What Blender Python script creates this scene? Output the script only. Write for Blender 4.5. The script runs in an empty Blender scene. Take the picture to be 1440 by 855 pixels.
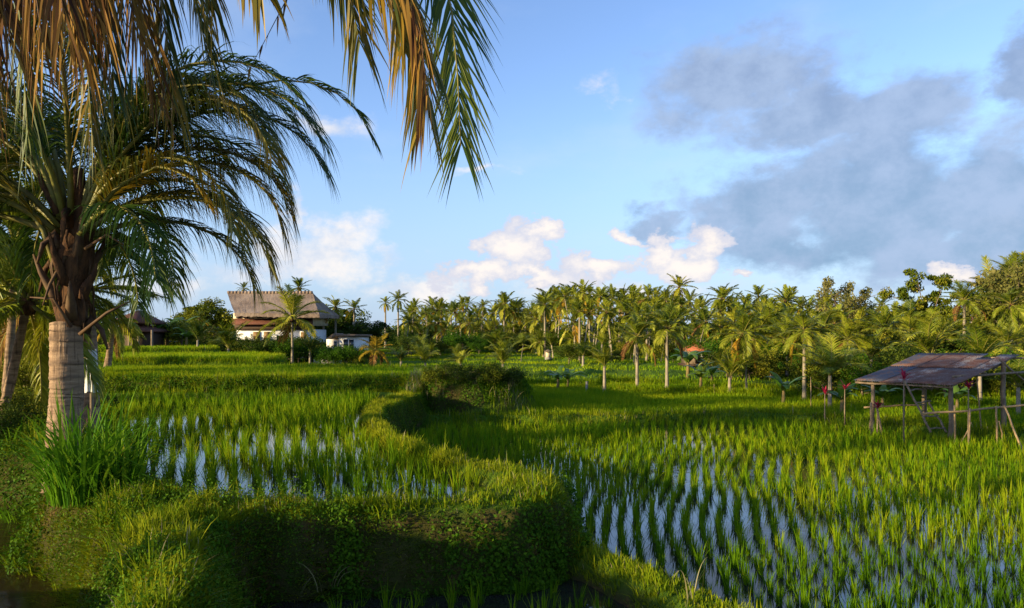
import bpy, math, random
import numpy as np
from mathutils import Vector, Matrix
rng = np.random.default_rng(7); random.seed(7)
R = math.radians
S = bpy.context.scene
COL = S.collection
CAMZ = 2.6
HZ = 475.0          # horizon row of the photograph
F = 1000.0          # focal length in photograph pixels

# ------------------------------------------------------------------ helpers
def gp(px, py, z=0.0):
    Y = F*(CAMZ-z)/(py-HZ); return ((px-720)*Y/F, Y, z)
def at(px, py, Y):
    return Vector(((px-720)*Y/F, Y, CAMZ-(py-HZ)*Y/F))

def tag(o, label=None, cat=None, group=None, kind=None):
    if label: o['label'] = label
    if cat: o['category'] = cat
    if group: o['group'] = group
    if kind: o['kind'] = kind
    return o
def link(o, parent=None):
    COL.objects.link(o)
    if parent: o.parent = parent
    return o
def thing(name, loc, label, cat, rz=0, group=None):
    o = bpy.data.objects.new(name, None); o.empty_display_size = .1
    o.location = loc; o.rotation_euler = (0, 0, rz)
    return link(tag(o, label, cat, group))

class MB:
    """collects vertex/face arrays -> one mesh"""
    def __init__(s): s.v=[]; s.f=[]; s.r=[]; s.n=0
    def add(s, v, faces, mat=0, rnd=0.5):
        v = np.asarray(v, float).reshape(-1,3)
        s.v.append(v)
        if np.isscalar(rnd): rnd = np.full(len(v), rnd)
        s.r.append(rnd)
        for f in faces:
            f = np.asarray(f, np.int64)
            if len(f): s.f.append((f+s.n, mat))
        s.n += len(v); return s
    def mesh(s, name, mats, smooth=False):
        me = bpy.data.meshes.new(name)
        V = np.concatenate(s.v) if s.v else np.zeros((0,3))
        tot=[]; loops=[]; mi=[]
        for f, m in s.f:
            tot.append(np.full(len(f), f.shape[1])); loops.append(f.ravel()); mi.append(np.full(len(f), m))
        tot=np.concatenate(tot); loops=np.concatenate(loops); mi=np.concatenate(mi)
        me.vertices.add(len(V)); me.vertices.foreach_set('co', V.astype(np.float32).ravel())
        me.loops.add(len(loops)); me.loops.foreach_set('vertex_index', loops.astype(np.int32))
        me.polygons.add(len(tot))
        st=np.concatenate([[0],np.cumsum(tot)[:-1]])
        me.polygons.foreach_set('loop_start', st.astype(np.int32))
        me.polygons.foreach_set('loop_total', tot.astype(np.int32))
        me.polygons.foreach_set('material_index', mi.astype(np.int32))
        if smooth: me.polygons.foreach_set('use_smooth', np.ones(len(tot), bool))
        a = me.attributes.new('rnd','FLOAT','POINT'); a.data.foreach_set('value', np.concatenate(s.r).astype(np.float32))
        for m in mats: me.materials.append(m)
        me.update(calc_edges=True)
        return me
    def obj(s, name, mats, parent=None, smooth=False, loc=None):
        o = bpy.data.objects.new(name, s.mesh(name, mats, smooth))
        if loc is not None: o.location = loc
        return link(o, parent)
    def box(s, c, d, rz=0, mat=0, rot=None, rnd=.5):
        x,y,z = d[0]/2,d[1]/2,d[2]/2
        v=np.array([(i*x,j*y,k*z) for i in(-1,1) for j in(-1,1) for k in(-1,1)])
        M = np.array(rot) if rot is not None else np.array([[math.cos(rz),-math.sin(rz),0],[math.sin(rz),math.cos(rz),0],[0,0,1]])
        v = v@M.T+np.array(c)
        return s.add(v,[[(0,1,3,2),(4,6,7,5),(0,4,5,1),(2,3,7,6),(0,2,6,4),(1,5,7,3)]],mat,rnd)
    def tube(s, pts, rad, n=8, mat=0, cap=True, rnd=.5):
        P=np.asarray(pts,float); m=len(P)
        rad = np.full(m,rad) if np.isscalar(rad) else np.asarray(rad,float)
        T=np.gradient(P,axis=0); T/=np.linalg.norm(T,axis=1)[:,None]+1e-9
        ref=np.array([0.13,1,0.07]) if abs(T[0][1])<.9 else np.array([1,.1,.05])
        A=np.cross(T,ref); A/=np.linalg.norm(A,axis=1)[:,None]; B=np.cross(T,A)
        a=np.linspace(0,2*math.pi,n,endpoint=False)
        v=P[:,None]+rad[:,None,None]*(A[:,None]*np.cos(a)[None,:,None]+B[:,None]*np.sin(a)[None,:,None])
        i=np.arange(m-1)[:,None]*n; j=np.arange(n)[None]; k=(j+1)%n
        q=np.stack([i+j,i+k,i+n+k,i+n+j],-1).reshape(-1,4)
        fs=[q]
        if cap:
            fs.append(np.array([list(range(n))[::-1]])); fs.append(np.array([[ (m-1)*n+x for x in range(n)]]))
        return s.add(v.reshape(-1,3),fs,mat,rnd)

# tileable value noise
_T = rng.random((128,128))
def vn(x,y,s):
    x=np.asarray(x)*s; y=np.asarray(y)*s
    xi=np.floor(x).astype(int); yi=np.floor(y).astype(int); fx=x-xi; fy=y-yi
    fx=fx*fx*(3-2*fx); fy=fy*fy*(3-2*fy)
    g=lambda a,b:_T[a%128,b%128]
    return (g(xi,yi)*(1-fx)+g(xi+1,yi)*fx)*(1-fy)+(g(xi,yi+1)*(1-fx)+g(xi+1,yi+1)*fx)*fy-.5
def fbm(x,y,s): return vn(x,y,s)+.5*vn(y+9,x+3,2.1*s)+.25*vn(x+5,y,4.3*s)
def ss(a,b,x):
    t=np.clip((x-a)/(b-a),0,1); return t*t*(3-2*t)
def sdf(poly,x,y):
    x=np.asarray(x,float); y=np.asarray(y,float)
    d=np.full(x.shape,1e9); ins=np.zeros(x.shape,bool); n=len(poly)
    for i in range(n):
        ax,ay=poly[i]; bx,by=poly[(i+1)%n]; ex,ey=bx-ax,by-ay
        t=np.clip(((x-ax)*ex+(y-ay)*ey)/(ex*ex+ey*ey),0,1)
        d=np.minimum(d,np.hypot(x-ax-t*ex,y-ay-t*ey))
        c=(ay>y)!=(by>y)
        with np.errstate(divide='ignore',invalid='ignore'):
            ins^= c&(x<(bx-ax)*(y-ay)/((by-ay) if by!=ay else 1e-9)+ax)
    return np.where(ins,d,-d)
def dline(pts,x,y):
    d=np.full(np.shape(x),1e9)
    for (ax,ay),(bx,by) in zip(pts[:-1],pts[1:]):
        ex,ey=bx-ax,by-ay
        t=np.clip(((x-ax)*ex+(y-ay)*ey)/(ex*ex+ey*ey),0,1)
        d=np.minimum(d,np.hypot(x-ax-t*ex,y-ay-t*ey))
    return d

# ------------------------------------------------------------------ materials
def nm(name):
    m=bpy.data.materials.new(name); m.use_nodes=True; nt=m.node_tree; nt.nodes.clear()
    return m,nt,nt.nodes,nt.links
def ramp(N,stops):
    r=N.new('ShaderNodeValToRGB'); e=r.color_ramp.elements
    while len(e)<len(stops): e.new(.5)
    for k,(p,c) in zip(e,stops): k.position=p; k.color=(*c,1)
    return r
def leafmat(name, cols, transl=.35, nscale=.6, rough=.6, spec=.06, nw=.5):
    """cols: dark..light stops, driven by the leaf's own random value and a soft patch noise"""
    m,nt,N,L=nm(name)
    at_=N.new('ShaderNodeAttribute'); at_.attribute_name='rnd'
    oi=N.new('ShaderNodeObjectInfo')
    g=N.new('ShaderNodeNewGeometry'); no=N.new('ShaderNodeTexNoise'); no.inputs['Scale'].default_value=nscale; no.inputs['Detail'].default_value=3
    L.new(g.outputs['Position'],no.inputs['Vector'])
    a=N.new('ShaderNodeMath'); a.operation='MULTIPLY_ADD'; a.inputs[1].default_value=nw*1.6; a.inputs[2].default_value=-nw*.8
    L.new(no.outputs['Fac'],a.inputs[0])
    b=N.new('ShaderNodeMath'); L.new(a.outputs[0],b.inputs[0]); L.new(at_.outputs['Fac'],b.inputs[1])
    c=N.new('ShaderNodeMath'); c.operation='MULTIPLY_ADD'; c.inputs[1].default_value=.3; L.new(oi.outputs['Random'],c.inputs[0])
    b2=N.new('ShaderNodeMath'); b2.operation='SUBTRACT'; b2.inputs[1].default_value=.15; L.new(b.outputs[0],b2.inputs[0]); L.new(b2.outputs[0],c.inputs[2])
    n=len(cols); r=ramp(N,[(i/(n-1),cc) for i,cc in enumerate(cols)]); L.new(c.outputs[0],r.inputs[0])
    p=N.new('ShaderNodeBsdfPrincipled'); p.inputs['Roughness'].default_value=rough; p.inputs['Specular IOR Level'].default_value=spec
    L.new(r.outputs[0],p.inputs['Base Color'])
    t=N.new('ShaderNodeBsdfTranslucent'); L.new(r.outputs[0],t.inputs['Color'])
    mx=N.new('ShaderNodeMixShader'); mx.inputs[0].default_value=transl
    L.new(p.outputs[0],mx.inputs[1]); L.new(t.outputs[0],mx.inputs[2])
    o=N.new('ShaderNodeOutputMaterial'); L.new(mx.outputs[0],o.inputs[0]); return m
def solid(name, c1, c2=None, scale=8, rough=.8, bump=.0, spec=.2, detail=5, stretch=(1,1,1), thresh=(.35,.65), c3=None):
    m,nt,N,L=nm(name); c2=c2 or tuple(x*.6 for x in c1)
    tc=N.new('ShaderNodeTexCoord'); mp=N.new('ShaderNodeMapping'); mp.inputs['Scale'].default_value=stretch
    L.new(tc.outputs['Object'],mp.inputs[0])
    no=N.new('ShaderNodeTexNoise'); no.inputs['Scale'].default_value=scale; no.inputs['Detail'].default_value=detail; no.inputs['Roughness'].default_value=.65
    L.new(mp.outputs[0],no.inputs['Vector'])
    st=[(thresh[0],c1),(thresh[1],c2)]
    if c3: st.append((min(1,thresh[1]+.15),c3))
    r=ramp(N,st); L.new(no.outputs['Fac'],r.inputs[0])
    p=N.new('ShaderNodeBsdfPrincipled'); p.inputs['Roughness'].default_value=rough; p.inputs['Specular IOR Level'].default_value=spec
    L.new(r.outputs[0],p.inputs['Base Color'])
    if bump:
        b=N.new('ShaderNodeBump'); b.inputs['Strength'].default_value=1; b.inputs['Distance'].default_value=bump
        L.new(no.outputs['Fac'],b.inputs['Height']); L.new(b.outputs[0],p.inputs['Normal'])
    o=N.new('ShaderNodeOutputMaterial'); L.new(p.outputs[0],o.inputs[0]); return m
def water(name, col, rough=.02, ior=1.4, bump=.006, scale=3):
    m,nt,N,L=nm(name)
    g=N.new('ShaderNodeNewGeometry'); no=N.new('ShaderNodeTexNoise'); no.inputs['Scale'].default_value=scale; no.inputs['Detail'].default_value=3
    L.new(g.outputs['Position'],no.inputs['Vector'])
    b=N.new('ShaderNodeBump'); b.inputs['Strength'].default_value=.6; b.inputs['Distance'].default_value=bump; L.new(no.outputs['Fac'],b.inputs['Height'])
    p=N.new('ShaderNodeBsdfPrincipled'); p.inputs['Base Color'].default_value=(*col,1); p.inputs['Roughness'].default_value=rough; p.inputs['IOR'].default_value=ior
    L.new(b.outputs[0],p.inputs['Normal'])
    o=N.new('ShaderNodeOutputMaterial'); L.new(p.outputs[0],o.inputs[0]); return m

M={}
M['rice']=leafmat('rice_leaf',[(.05,.125,.003),(.105,.215,.003),(.2,.285,.004),(.29,.33,.008)],.45,.5)
M['ricefar']=leafmat('rice_crop',[(.06,.15,.003),(.15,.25,.004),(.29,.33,.006)],.4,.15)
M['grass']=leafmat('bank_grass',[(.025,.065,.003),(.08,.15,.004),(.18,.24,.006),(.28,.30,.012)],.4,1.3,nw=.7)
M['dry']=leafmat('dry_grass',[(.16,.14,.05),(.25,.21,.09),(.33,.29,.15)],.3,2)
M['weed']=leafmat('weed_leaf',[(.015,.05,.004),(.045,.11,.005),(.10,.19,.008)],.3,2)
M['cane']=leafmat('tall_grass_blade',[(.04,.13,.006),(.09,.21,.008),(.2,.31,.015)],.4,1.5)
M['palm']=leafmat('palm_leaflet',[(.03,.055,.006),(.085,.125,.007),(.20,.23,.012),(.38,.35,.03)],.3,.35,rough=.45,spec=.22,nw=.6)
M['palmnear']=leafmat('near_palm_leaflet',[(.012,.03,.006),(.03,.055,.007),(.09,.095,.01),(.26,.16,.01)],.3,1.6,rough=.45,spec=.22,nw=.7)
M['palmgreen']=leafmat('green_palm_leaflet',[(.015,.045,.007),(.04,.08,.008),(.11,.135,.01)],.3,.9,rough=.45,spec=.22)
M['palmdead']=leafmat('withered_palm_leaflet',[(.025,.011,.008),(.07,.03,.014),(.15,.07,.022),(.27,.15,.03)],.25,1.5,nw=.8)
M['palmorange']=leafmat('yellowed_palm_leaflet',[(.12,.12,.01),(.28,.2,.015),(.42,.22,.02)],.3,.6)
M['rachis']=solid('frond_rib',(.2,.19,.03),(.12,.10,.03),6,.5)
M['deadrib']=solid('dry_frond_rib',(.12,.07,.03),(.06,.03,.02),6,.7)
M['tree']=leafmat('broad_leaf',[(.03,.055,.006),(.07,.10,.007),(.14,.155,.01),(.24,.21,.02)],.25,.4)
M['treepale']=leafmat('pale_broad_leaf',[(.07,.08,.02),(.13,.13,.03),(.22,.19,.06)],.3,.4)
M['treedark']=leafmat('dark_broad_leaf',[(.016,.035,.006),(.045,.075,.008),(.09,.115,.01)],.25,.4)
M['banana']=leafmat('banana_leaf',[(.04,.10,.01),(.08,.17,.015),(.16,.22,.03)],.4,1.5,rough=.35,spec=.5)
M['redleaf']=leafmat('crimson_ti_leaf',[(.16,.006,.02),(.32,.012,.045),(.42,.04,.08)],.35,3,rough=.4)
M['stem']=solid('green_stem',(.12,.12,.04),(.2,.12,.05),9)
M['bark']=solid('branch_bark',(.16,.12,.08),(.09,.065,.045),5,.9,.01)
M['wood']=solid('weathered_timber',(.24,.18,.12),(.12,.085,.055),14,.85,.006,stretch=(1,1,.25))
M['bamboo']=solid('dry_bamboo',(.34,.24,.12),(.2,.13,.07),9,.7,stretch=(1,1,1))
M['fibre']=solid('palm_fibre_sheath',(.13,.06,.025),(.035,.02,.012),18,.95,.02,stretch=(1,1,.3),c3=(.3,.15,.06))
M['trunkfar']=solid('far_palm_trunk',(.30,.25,.18),(.17,.14,.10),3,.9)
M['white']=solid('white_plaster',(.7,.68,.66),(.55,.53,.5),2.5,.8,thresh=(.45,.75))
M['cream']=solid('cream_plaster',(.6,.5,.35),(.45,.36,.24),3,.8)
M['shutter']=solid('ochre_shutter',(.22,.13,.05),(.15,.09,.035),10,.6)
M['glass']=solid('dark_window_glass',(.02,.025,.03),(.035,.04,.045),3,.08,spec=.6)
M['dkwood']=solid('dark_timber',(.07,.04,.025),(.035,.022,.015),8,.7)
M['tile']=solid('old_clay_tile',(.16,.06,.035),(.08,.035,.025),10,.8,.02)
M['redtile']=solid('orange_clay_tile',(.38,.12,.05),(.26,.08,.04),8,.8,.02)
M['slab']=solid('weathered_roof_slab',(.22,.15,.10),(.12,.09,.07),6,.9)
M['cloth']=solid('white_cloth',(.72,.72,.7),(.6,.6,.6),8,.9)
M['stone']=solid('grey_stone',(.3,.28,.25),(.16,.15,.13),9,.9,.01)

def thatch_mat():
    m,nt,N,L=nm('alang_thatch')
    tc=N.new('ShaderNodeTexCoord'); mp=N.new('ShaderNodeMapping'); mp.inputs['Scale'].default_value=(9,9,1.1); L.new(tc.outputs['Object'],mp.inputs[0])
    no=N.new('ShaderNodeTexNoise'); no.inputs['Scale'].default_value=1.6; no.inputs['Detail'].default_value=8; no.inputs['Roughness'].default_value=.75; L.new(mp.outputs[0],no.inputs[0])
    n2=N.new('ShaderNodeTexNoise'); n2.inputs['Scale'].default_value=.7; n2.inputs['Detail'].default_value=5; L.new(tc.outputs['Object'],n2.inputs[0])
    ad=N.new('ShaderNodeMath'); ad.operation='MULTIPLY_ADD'; ad.inputs[1].default_value=.6; L.new(n2.outputs[0],ad.inputs[0]); 
    s2=N.new('ShaderNodeMath'); s2.operation='MULTIPLY'; s2.inputs[1].default_value=.7; L.new(no.outputs[0],s2.inputs[0]); L.new(s2.outputs[0],ad.inputs[2])
    r=ramp(N,[(.4,(.05,.035,.025)),(.58,(.18,.125,.09)),(.8,(.29,.215,.16))]); L.new(ad.outputs[0],r.inputs[0])
    p=N.new('ShaderNodeBsdfPrincipled'); p.inputs['Roughness'].default_value=.95; L.new(r.outputs[0],p.inputs['Base Color'])
    b=N.new('ShaderNodeBump'); b.inputs['Distance'].default_value=.04; L.new(no.outputs[0],b.inputs['Height']); L.new(b.outputs[0],p.inputs['Normal'])
    o=N.new('ShaderNodeOutputMaterial'); L.new(p.outputs[0],o.inputs[0]); return m
M['thatch']=thatch_mat()

def tin_mat(name,base,rustw):
    m,nt,N,L=nm(name)
    tc=N.new('ShaderNodeTexCoord'); mp=N.new('ShaderNodeMapping'); mp.inputs['Scale'].default_value=(3,3,3); L.new(tc.outputs['Object'],mp.inputs[0])
    no=N.new('ShaderNodeTexNoise'); no.inputs['Scale'].default_value=1.2; no.inputs['Detail'].default_value=8; no.inputs['Roughness'].default_value=.7; L.new(mp.outputs[0],no.inputs[0])
    r=ramp(N,[(.5-rustw,base),(.56-rustw,(.17,.10,.075)),(.66-rustw,(.14,.06,.035)),(.82-rustw*.5,(.11,.035,.02))]); L.new(no.outputs[0],r.inputs[0])
    p=N.new('ShaderNodeBsdfPrincipled'); p.inputs['Roughness'].default_value=.75; L.new(r.outputs[0],p.inputs['Base Color'])
    r2=ramp(N,[(.45-rustw,(.08,.08,.08)),(.6-rustw,(0,0,0))]); L.new(no.outputs[0],r2.inputs[0]); L.new(r2.outputs[0],p.inputs['Metallic'])
    o=N.new('ShaderNodeOutputMaterial'); L.new(p.outputs[0],o.inputs[0]); return m
TIN=[tin_mat('bluegrey_tin',(.085,.085,.105),.0),tin_mat('rusty_tin',(.19,.14,.115),.12),tin_mat('pale_rusty_tin',(.28,.24,.215),.06),tin_mat('half_rusted_tin',(.16,.135,.13),.12)]

def trunk_mat():
    m,nt,N,L=nm('ringed_palm_bark')
    tc=N.new('ShaderNodeTexCoord'); mp=N.new('ShaderNodeMapping'); mp.inputs['Scale'].default_value=(1,1,6); L.new(tc.outputs['Object'],mp.inputs[0])
    no=N.new('ShaderNodeTexNoise'); no.inputs['Scale'].default_value=3; no.inputs['Detail'].default_value=7; no.inputs['Roughness'].default_value=.7; L.new(mp.outputs[0],no.inputs[0])
    m2=N.new('ShaderNodeMapping'); m2.inputs['Scale'].default_value=(22,22,1.5); L.new(tc.outputs['Object'],m2.inputs[0])
    n2=N.new('ShaderNodeTexNoise'); n2.inputs['Scale'].default_value=1.5; n2.inputs['Detail'].default_value=5; L.new(m2.outputs[0],n2.inputs[0])
    at_=N.new('ShaderNodeAttribute'); at_.attribute_name='rnd'
    r=ramp(N,[(.28,(.08,.048,.028)),(.45,(.21,.13,.075)),(.7,(.34,.23,.14))]); L.new(no.outputs[0],r.inputs[0])
    mx=N.new('ShaderNodeMix'); mx.data_type='RGBA'; mx.blend_type='MULTIPLY'; mx.inputs[0].default_value=1
    r2=ramp(N,[(.33,(.45,.4,.36)),(.46,(1,1,1))]); L.new(n2.outputs[0],r2.inputs[0])
    L.new(r.outputs[0],mx.inputs[6]); L.new(r2.outputs[0],mx.inputs[7])
    m3=N.new('ShaderNodeMix'); m3.data_type='RGBA'; m3.inputs[7].default_value=(.075,.045,.028,1); L.new(at_.outputs['Fac'],m3.inputs[0]); L.new(mx.outputs[2],m3.inputs[6])
    p=N.new('ShaderNodeBsdfPrincipled'); p.inputs['Roughness'].default_value=.9; L.new(m3.outputs[2],p.inputs['Base Color'])
    b=N.new('ShaderNodeBump'); b.inputs['Distance'].default_value=.012; L.new(n2.outputs[0],b.inputs['Height']); L.new(b.outputs[0],p.inputs['Normal'])
    o=N.new('ShaderNodeOutputMaterial'); L.new(p.outputs[0],o.inputs[0]); return m
M['trunk']=trunk_mat()

def ground_mat():  # soil and turf
    m,nt,N,L=nm('paddy_ground')
    g=N.new('ShaderNodeNewGeometry')
    n1=N.new('ShaderNodeTexNoise'); n1.inputs['Scale'].default_value=.35; n1.inputs['Detail'].default_value=8; n1.inputs['Roughness'].default_value=.7; L.new(g.outputs['Position'],n1.inputs[0])
    r1=ramp(N,[(.3,(.035,.075,.008)),(.5,(.065,.125,.008)),(.7,(.11,.155,.012))]); L.new(n1.outputs[0],r1.inputs[0])
    n2=N.new('ShaderNodeTexNoise'); n2.inputs['Scale'].default_value=3; n2.inputs['Detail'].default_value=9; n2.inputs['Roughness'].default_value=.7; L.new(g.outputs['Position'],n2.inputs[0])
    r2=ramp(N,[(.3,(.018,.012,.007)),(.55,(.05,.03,.015)),(.75,(.17,.085,.035))]); L.new(n2.outputs[0],r2.inputs[0])
    at_=N.new('ShaderNodeAttribute'); at_.attribute_name='rnd'   # 1 = bare soil
    ad=N.new('ShaderNodeMath'); ad.operation='ADD'; L.new(at_.outputs['Fac'],ad.inputs[0])
    s=N.new('ShaderNodeMath'); s.operation='MULTIPLY_ADD'; s.inputs[1].default_value=.8; s.inputs[2].default_value=-.4; L.new(n2.outputs[0],s.inputs[0]); L.new(s.outputs[0],ad.inputs[1])
    ad.use_clamp=True
    mx=N.new('ShaderNodeMix'); mx.data_type='RGBA'; L.new(ad.outputs[0],mx.inputs[0]); L.new(r1.outputs[0],mx.inputs[6]); L.new(r2.outputs[0],mx.inputs[7])
    p=N.new('ShaderNodeBsdfPrincipled'); p.inputs['Roughness'].default_value=.95; p.inputs['Specular IOR Level'].default_value=.1; L.new(mx.outputs[2],p.inputs['Base Color'])
    b=N.new('ShaderNodeBump'); b.inputs['Distance'].default_value=.10; L.new(n2.outputs[0],b.inputs['Height']); L.new(b.outputs[0],p.inputs['Normal'])
    o=N.new('ShaderNodeOutputMaterial'); L.new(p.outputs[0],o.inputs[0]); return m
M['ground']=ground_mat()

# ------------------------------------------------------------------ terrain
U=[(-1.75,1.0),(-1.95,4.2),(-2.3,5.6),(-2.8,6.6),(-2.5,7.1),(-1.6,7.3),(-.8,7.35),(.1,7.5),(.6,7.9),(.78,8.5),(.45,9.4),(-.3,10.3),(-1.1,11.4),(-1.95,13),(-2.75,15.5),(-3.15,17.8),(-2.95,20),(-2.6,23.5),
   (-80,23.5),(-80,11.3),(-12,11.3),(-8.8,11.4),(-7.3,10.9),(-6.45,10.1),(-6.05,9.3),(-5.8,8.6),(-5.1,8.0),(-4.35,7.35),(-3.7,6.4),(-2.55,4.6),(-2.4,1.0)]
UW=[(-3.4,7.75),(-2,7.72),(-.85,7.85),(-.2,8.4),(-.3,9.2),(-1.0,10.2),(-1.7,11.2),(-2.45,12.8),(-3.3,15.5),(-3.75,18),(-4.0,22.6),(-14,22.6),(-12,20),(-8.9,14.8),(-6.6,12),(-5.4,10.3),(-4.6,9)]
BANK=[(-4.1,-3),(-4.1,5.2),(-5,5.6),(-90,5.6),(-90,-3)]
U2=[(-80,23.4),(-16,23.5),(-9,23.2),(-5,23.4),(-3.4,23.0),(-2.4,22.5),(-1.2,22.5),(-.3,22.9),(.15,23.6),(.3,24.6),(0,27),(-.8,30),(-5,31.5),(-10.5,33.2),(-80,46)]
U3=[(-80,32.8),(-24,33.2),(-16,33),(-11.6,33.4),(-11,35),(-12,38),(-16,44.5),(-80,60)]
U4=[(-80,44),(-34,44.6),(-24,45.2),(-20,46),(-20,49),(-26,60),(-80,70)]
LB=[(.5,8.3),(.95,7.75),(1.3,7.15),(1.65,6.5),(1.9,5.8),(2.2,4.4),(2.4,1)]
BL=[(-3,21.6),(0,21.3),(3,21.2),(5,21.9),(7.8,22.2),(9.3,21.2),(10.3,19.6),(11.4,18.3),(13,17.5),(16,17.2),(90,17)]
BLP=BL+[(90,90),(-80,90),(-80,21.6)]
S1=[(-4,36),(0,36),(4,35.4),(8,33.6),(10.5,29.6),(12,27.6),(16,26.2),(90,25),(90,2000),(-4,2000)]
S1b=[(4.5,31.5),(8.5,29.6),(11,27.8),(13.5,25.2),(17,24.2),(90,23),(90,2000),(4.5,2000)]
def stepline(Y0,x0): return [(x0,Y0),(-2,Y0+1),(8,Y0-1.5),(20,Y0-3),(40,Y0+2),(140,Y0),(900,Y0),(900,3000),(-900,3000),(-900,Y0+30),(x0-30,Y0+8)]
FS=[(stepline(43,-14),.2),(stepline(51,-13),.16),(stepline(58,-12),.16),(stepline(66,-16),.18),(stepline(76,-16),.2),(stepline(88,-20),.2)]

def height(x,y):
    x=np.asarray(x,float); y=np.asarray(y,float)
    w=.10*fbm(x,y,1.1)+.03*fbm(x,y,5)
    h=np.full(x.shape,-.09)+.03*fbm(x,y,.8)
    dB=sdf(BLP,x,y)+w
    h=h+.20*ss(-.15,.15,dB)
    h=h+.16*(ss(-.35,-.1,dB)-ss(.1,.5,dB))
    d=sdf(S1b,x,y)+w*1.5; h=h+.12*ss(-.2,.2,d)+.1*(ss(-.3,0,d)-ss(.1,.7,d))
    d=sdf(S1,x,y)+w*1.5; h=h+.16*ss(-.2,.2,d)+.1*(ss(-.3,0,d)-ss(.1,.7,d))
    for P,dz in FS:
        d=sdf(P,x,y)+w*3; h=h+dz*ss(-.3,.3,d)+.12*(ss(-.4,0,d)-ss(.2,1.,d))
    # little foreground bund
    d=dline(LB,x,y)+w*.8
    h=np.maximum(h,-.1+.34*(1-ss(.12,.42,d))+.03*fbm(x,y,4))
    # upper paddy platform
    dU=sdf(U,x,y)+w*.7+.09*fbm(x+3,y,2.6)
    t=ss(-.20,.16,dU); top=.80+.05*fbm(x,y,1.7)+.04*ss(0.1,.6,dU)
    h=h*(1-t)+top*t
    dW=sdf(UW,x,y)+w*.6
    t2=ss(-.12,.16,dW); h=h*(1-t2)+.60*t2
    dK=sdf(BANK,x,y)+w; t=ss(-.2,.2,dK); h=h*(1-t)+.75*t
    for P,zt,b in ((U2,1.14,.1),(U3,1.46,.08),(U4,1.75,.06)):
        d=sdf(P,x,y)+w*1.3; wd_=.22+.55*ss(-3,-.5,x)*(y<30); t=ss(-wd_,.18,d)
        top=zt+b*(1-ss(.3,.9,d))+.05*fbm(x,y,.9)
        h=np.where(t>0,h*(1-t)+top*t,h)
    # ditch
    dd=np.minimum(np.minimum(-sdf(U,x,y),-sdf(BANK,x,y)),np.where((x<-1.9)&(y<11.6),9.,-9.))
    h=h-.3*ss(.05,.5,dd)
    return h

_RX=np.arange(-22,30,.05); _RY=np.arange(2.5,40,.05)
_RH=None
def hq(x,y):
    """height read back from a fine raster near the camera, exact elsewhere"""
    global _RH
    if _RH is None:
        gx_,gy_=np.meshgrid(_RX,_RY); _RH=height(gx_,gy_)
    x=np.asarray(x,float); y=np.asarray(y,float)
    u=(x-_RX[0])/.05; v=(y-_RY[0])/.05; ok=(u>=0)&(u<len(_RX)-1.01)&(v>=0)&(v<len(_RY)-1.01)
    out=np.empty(x.shape); uu=u[ok]; vv=v[ok]; i=uu.astype(int); j=vv.astype(int); fu=uu-i; fv=vv-j
    out[ok]=(_RH[j,i]*(1-fu)+_RH[j,i+1]*fu)*(1-fv)+(_RH[j+1,i]*(1-fu)+_RH[j+1,i+1]*fu)*fv
    if (~ok).any(): out[~ok]=height(x[~ok],y[~ok])
    return out
def slope_soil(x,y,h):
    e=.06
    gx=(height(x+e,y)-height(x-e,y))/(2*e); gy=(height(x,y+e)-height(x,y-e))/(2*e)
    s=np.hypot(gx,gy)
    soil=.75*ss(.8,2.2,s)*np.where((y<30),1,.3)
    soil=np.maximum(soil,ss(.02,-.04,h))                # beds below the lower water are mud
    soil=np.maximum(soil,ss(-.05,.15,sdf(UW,x,y)))
    lb=dline(LB,x,y); soil=np.maximum(soil,.9*(lb<.6)*ss(.12,-.05,h-.05))
    return np.clip(soil,0,1),gx,gy

ys=np.concatenate([np.arange(-3,4,.25),np.arange(4,11,.045),np.arange(11,26,.085),np.arange(26,40,.2)])
yy=[40.]
while yy[-1]<2500: yy.append(yy[-1]*1.012+.05)
ys=np.concatenate([ys,yy]); sx=np.linspace(-1.15,1.15,620)
GX=(ys[:,None]+7)*sx[None]; GX=np.where(np.abs(sx)[None]>1.14,GX*3,GX); GY=np.repeat(ys[:,None],len(sx),1)
H=height(GX,GY); soil,_,_=slope_soil(GX,GY,H)
n=len(sx); i=np.arange(len(ys)-1)[:,None]*n; j=np.arange(n-1)[None]
q=np.stack([i+j,i+j+1,i+n+j+1,i+n+j],-1).reshape(-1,4)
mb=MB(); mb.add(np.stack([GX,GY,H],-1),[q],0,soil.ravel())
tag(mb.obj('ground',[M['ground']],smooth=True),'green terraced earth stepping up in banks from the flooded paddies to the distant trees',kind='structure')

def sheet(name,poly,z,mat,label,grow=.0):
    c=np.mean(poly,0); v=[(p[0],p[1],z) for p in poly]
    mb=MB(); mb.add(v,[np.array([list(range(len(v)))])])
    o=mb.obj(name,[mat]); return tag(o,label,kind='structure')
UWg=[(-3.5,7.55),(-2,7.52),(-.7,7.65),(.05,8.3),(0,9.3),(-.7,10.3),(-1.4,11.3),(-2.2,12.9),(-3.0,15.6),(-3.5,18),(-3.7,23),(-14.5,23),(-12.4,20.2),(-9.2,14.9),(-6.8,12.2),(-5.6,10.5),(-4.9,8.8)]
sheet('paddy_water',UWg,.69,water('upper_paddy_water',(.02,.018,.012),ior=1.6,bump=.003),'still sky-reflecting water between the rice rows of the upper left paddy')
lw=[(-1.7,2),(60,2),(60,17.3),(16,17.5),(13,17.8),(11.4,18.6),(10.2,19.9),(9.2,21.5),(7.8,22.4),(5,22.1),(3,21.5),(-1,21.5),(-2.8,20.5),(-3.0,17.8),(-2.6,15.5),(-1.8,13),(-.95,11.4),(-.15,10.3),(.6,9.4),(.9,8.5),(.7,7.9),(.1,7.4),(-.8,7.2),(-2.4,7.0),(-2.5,6.6),(-2.1,5.6)]
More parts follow.
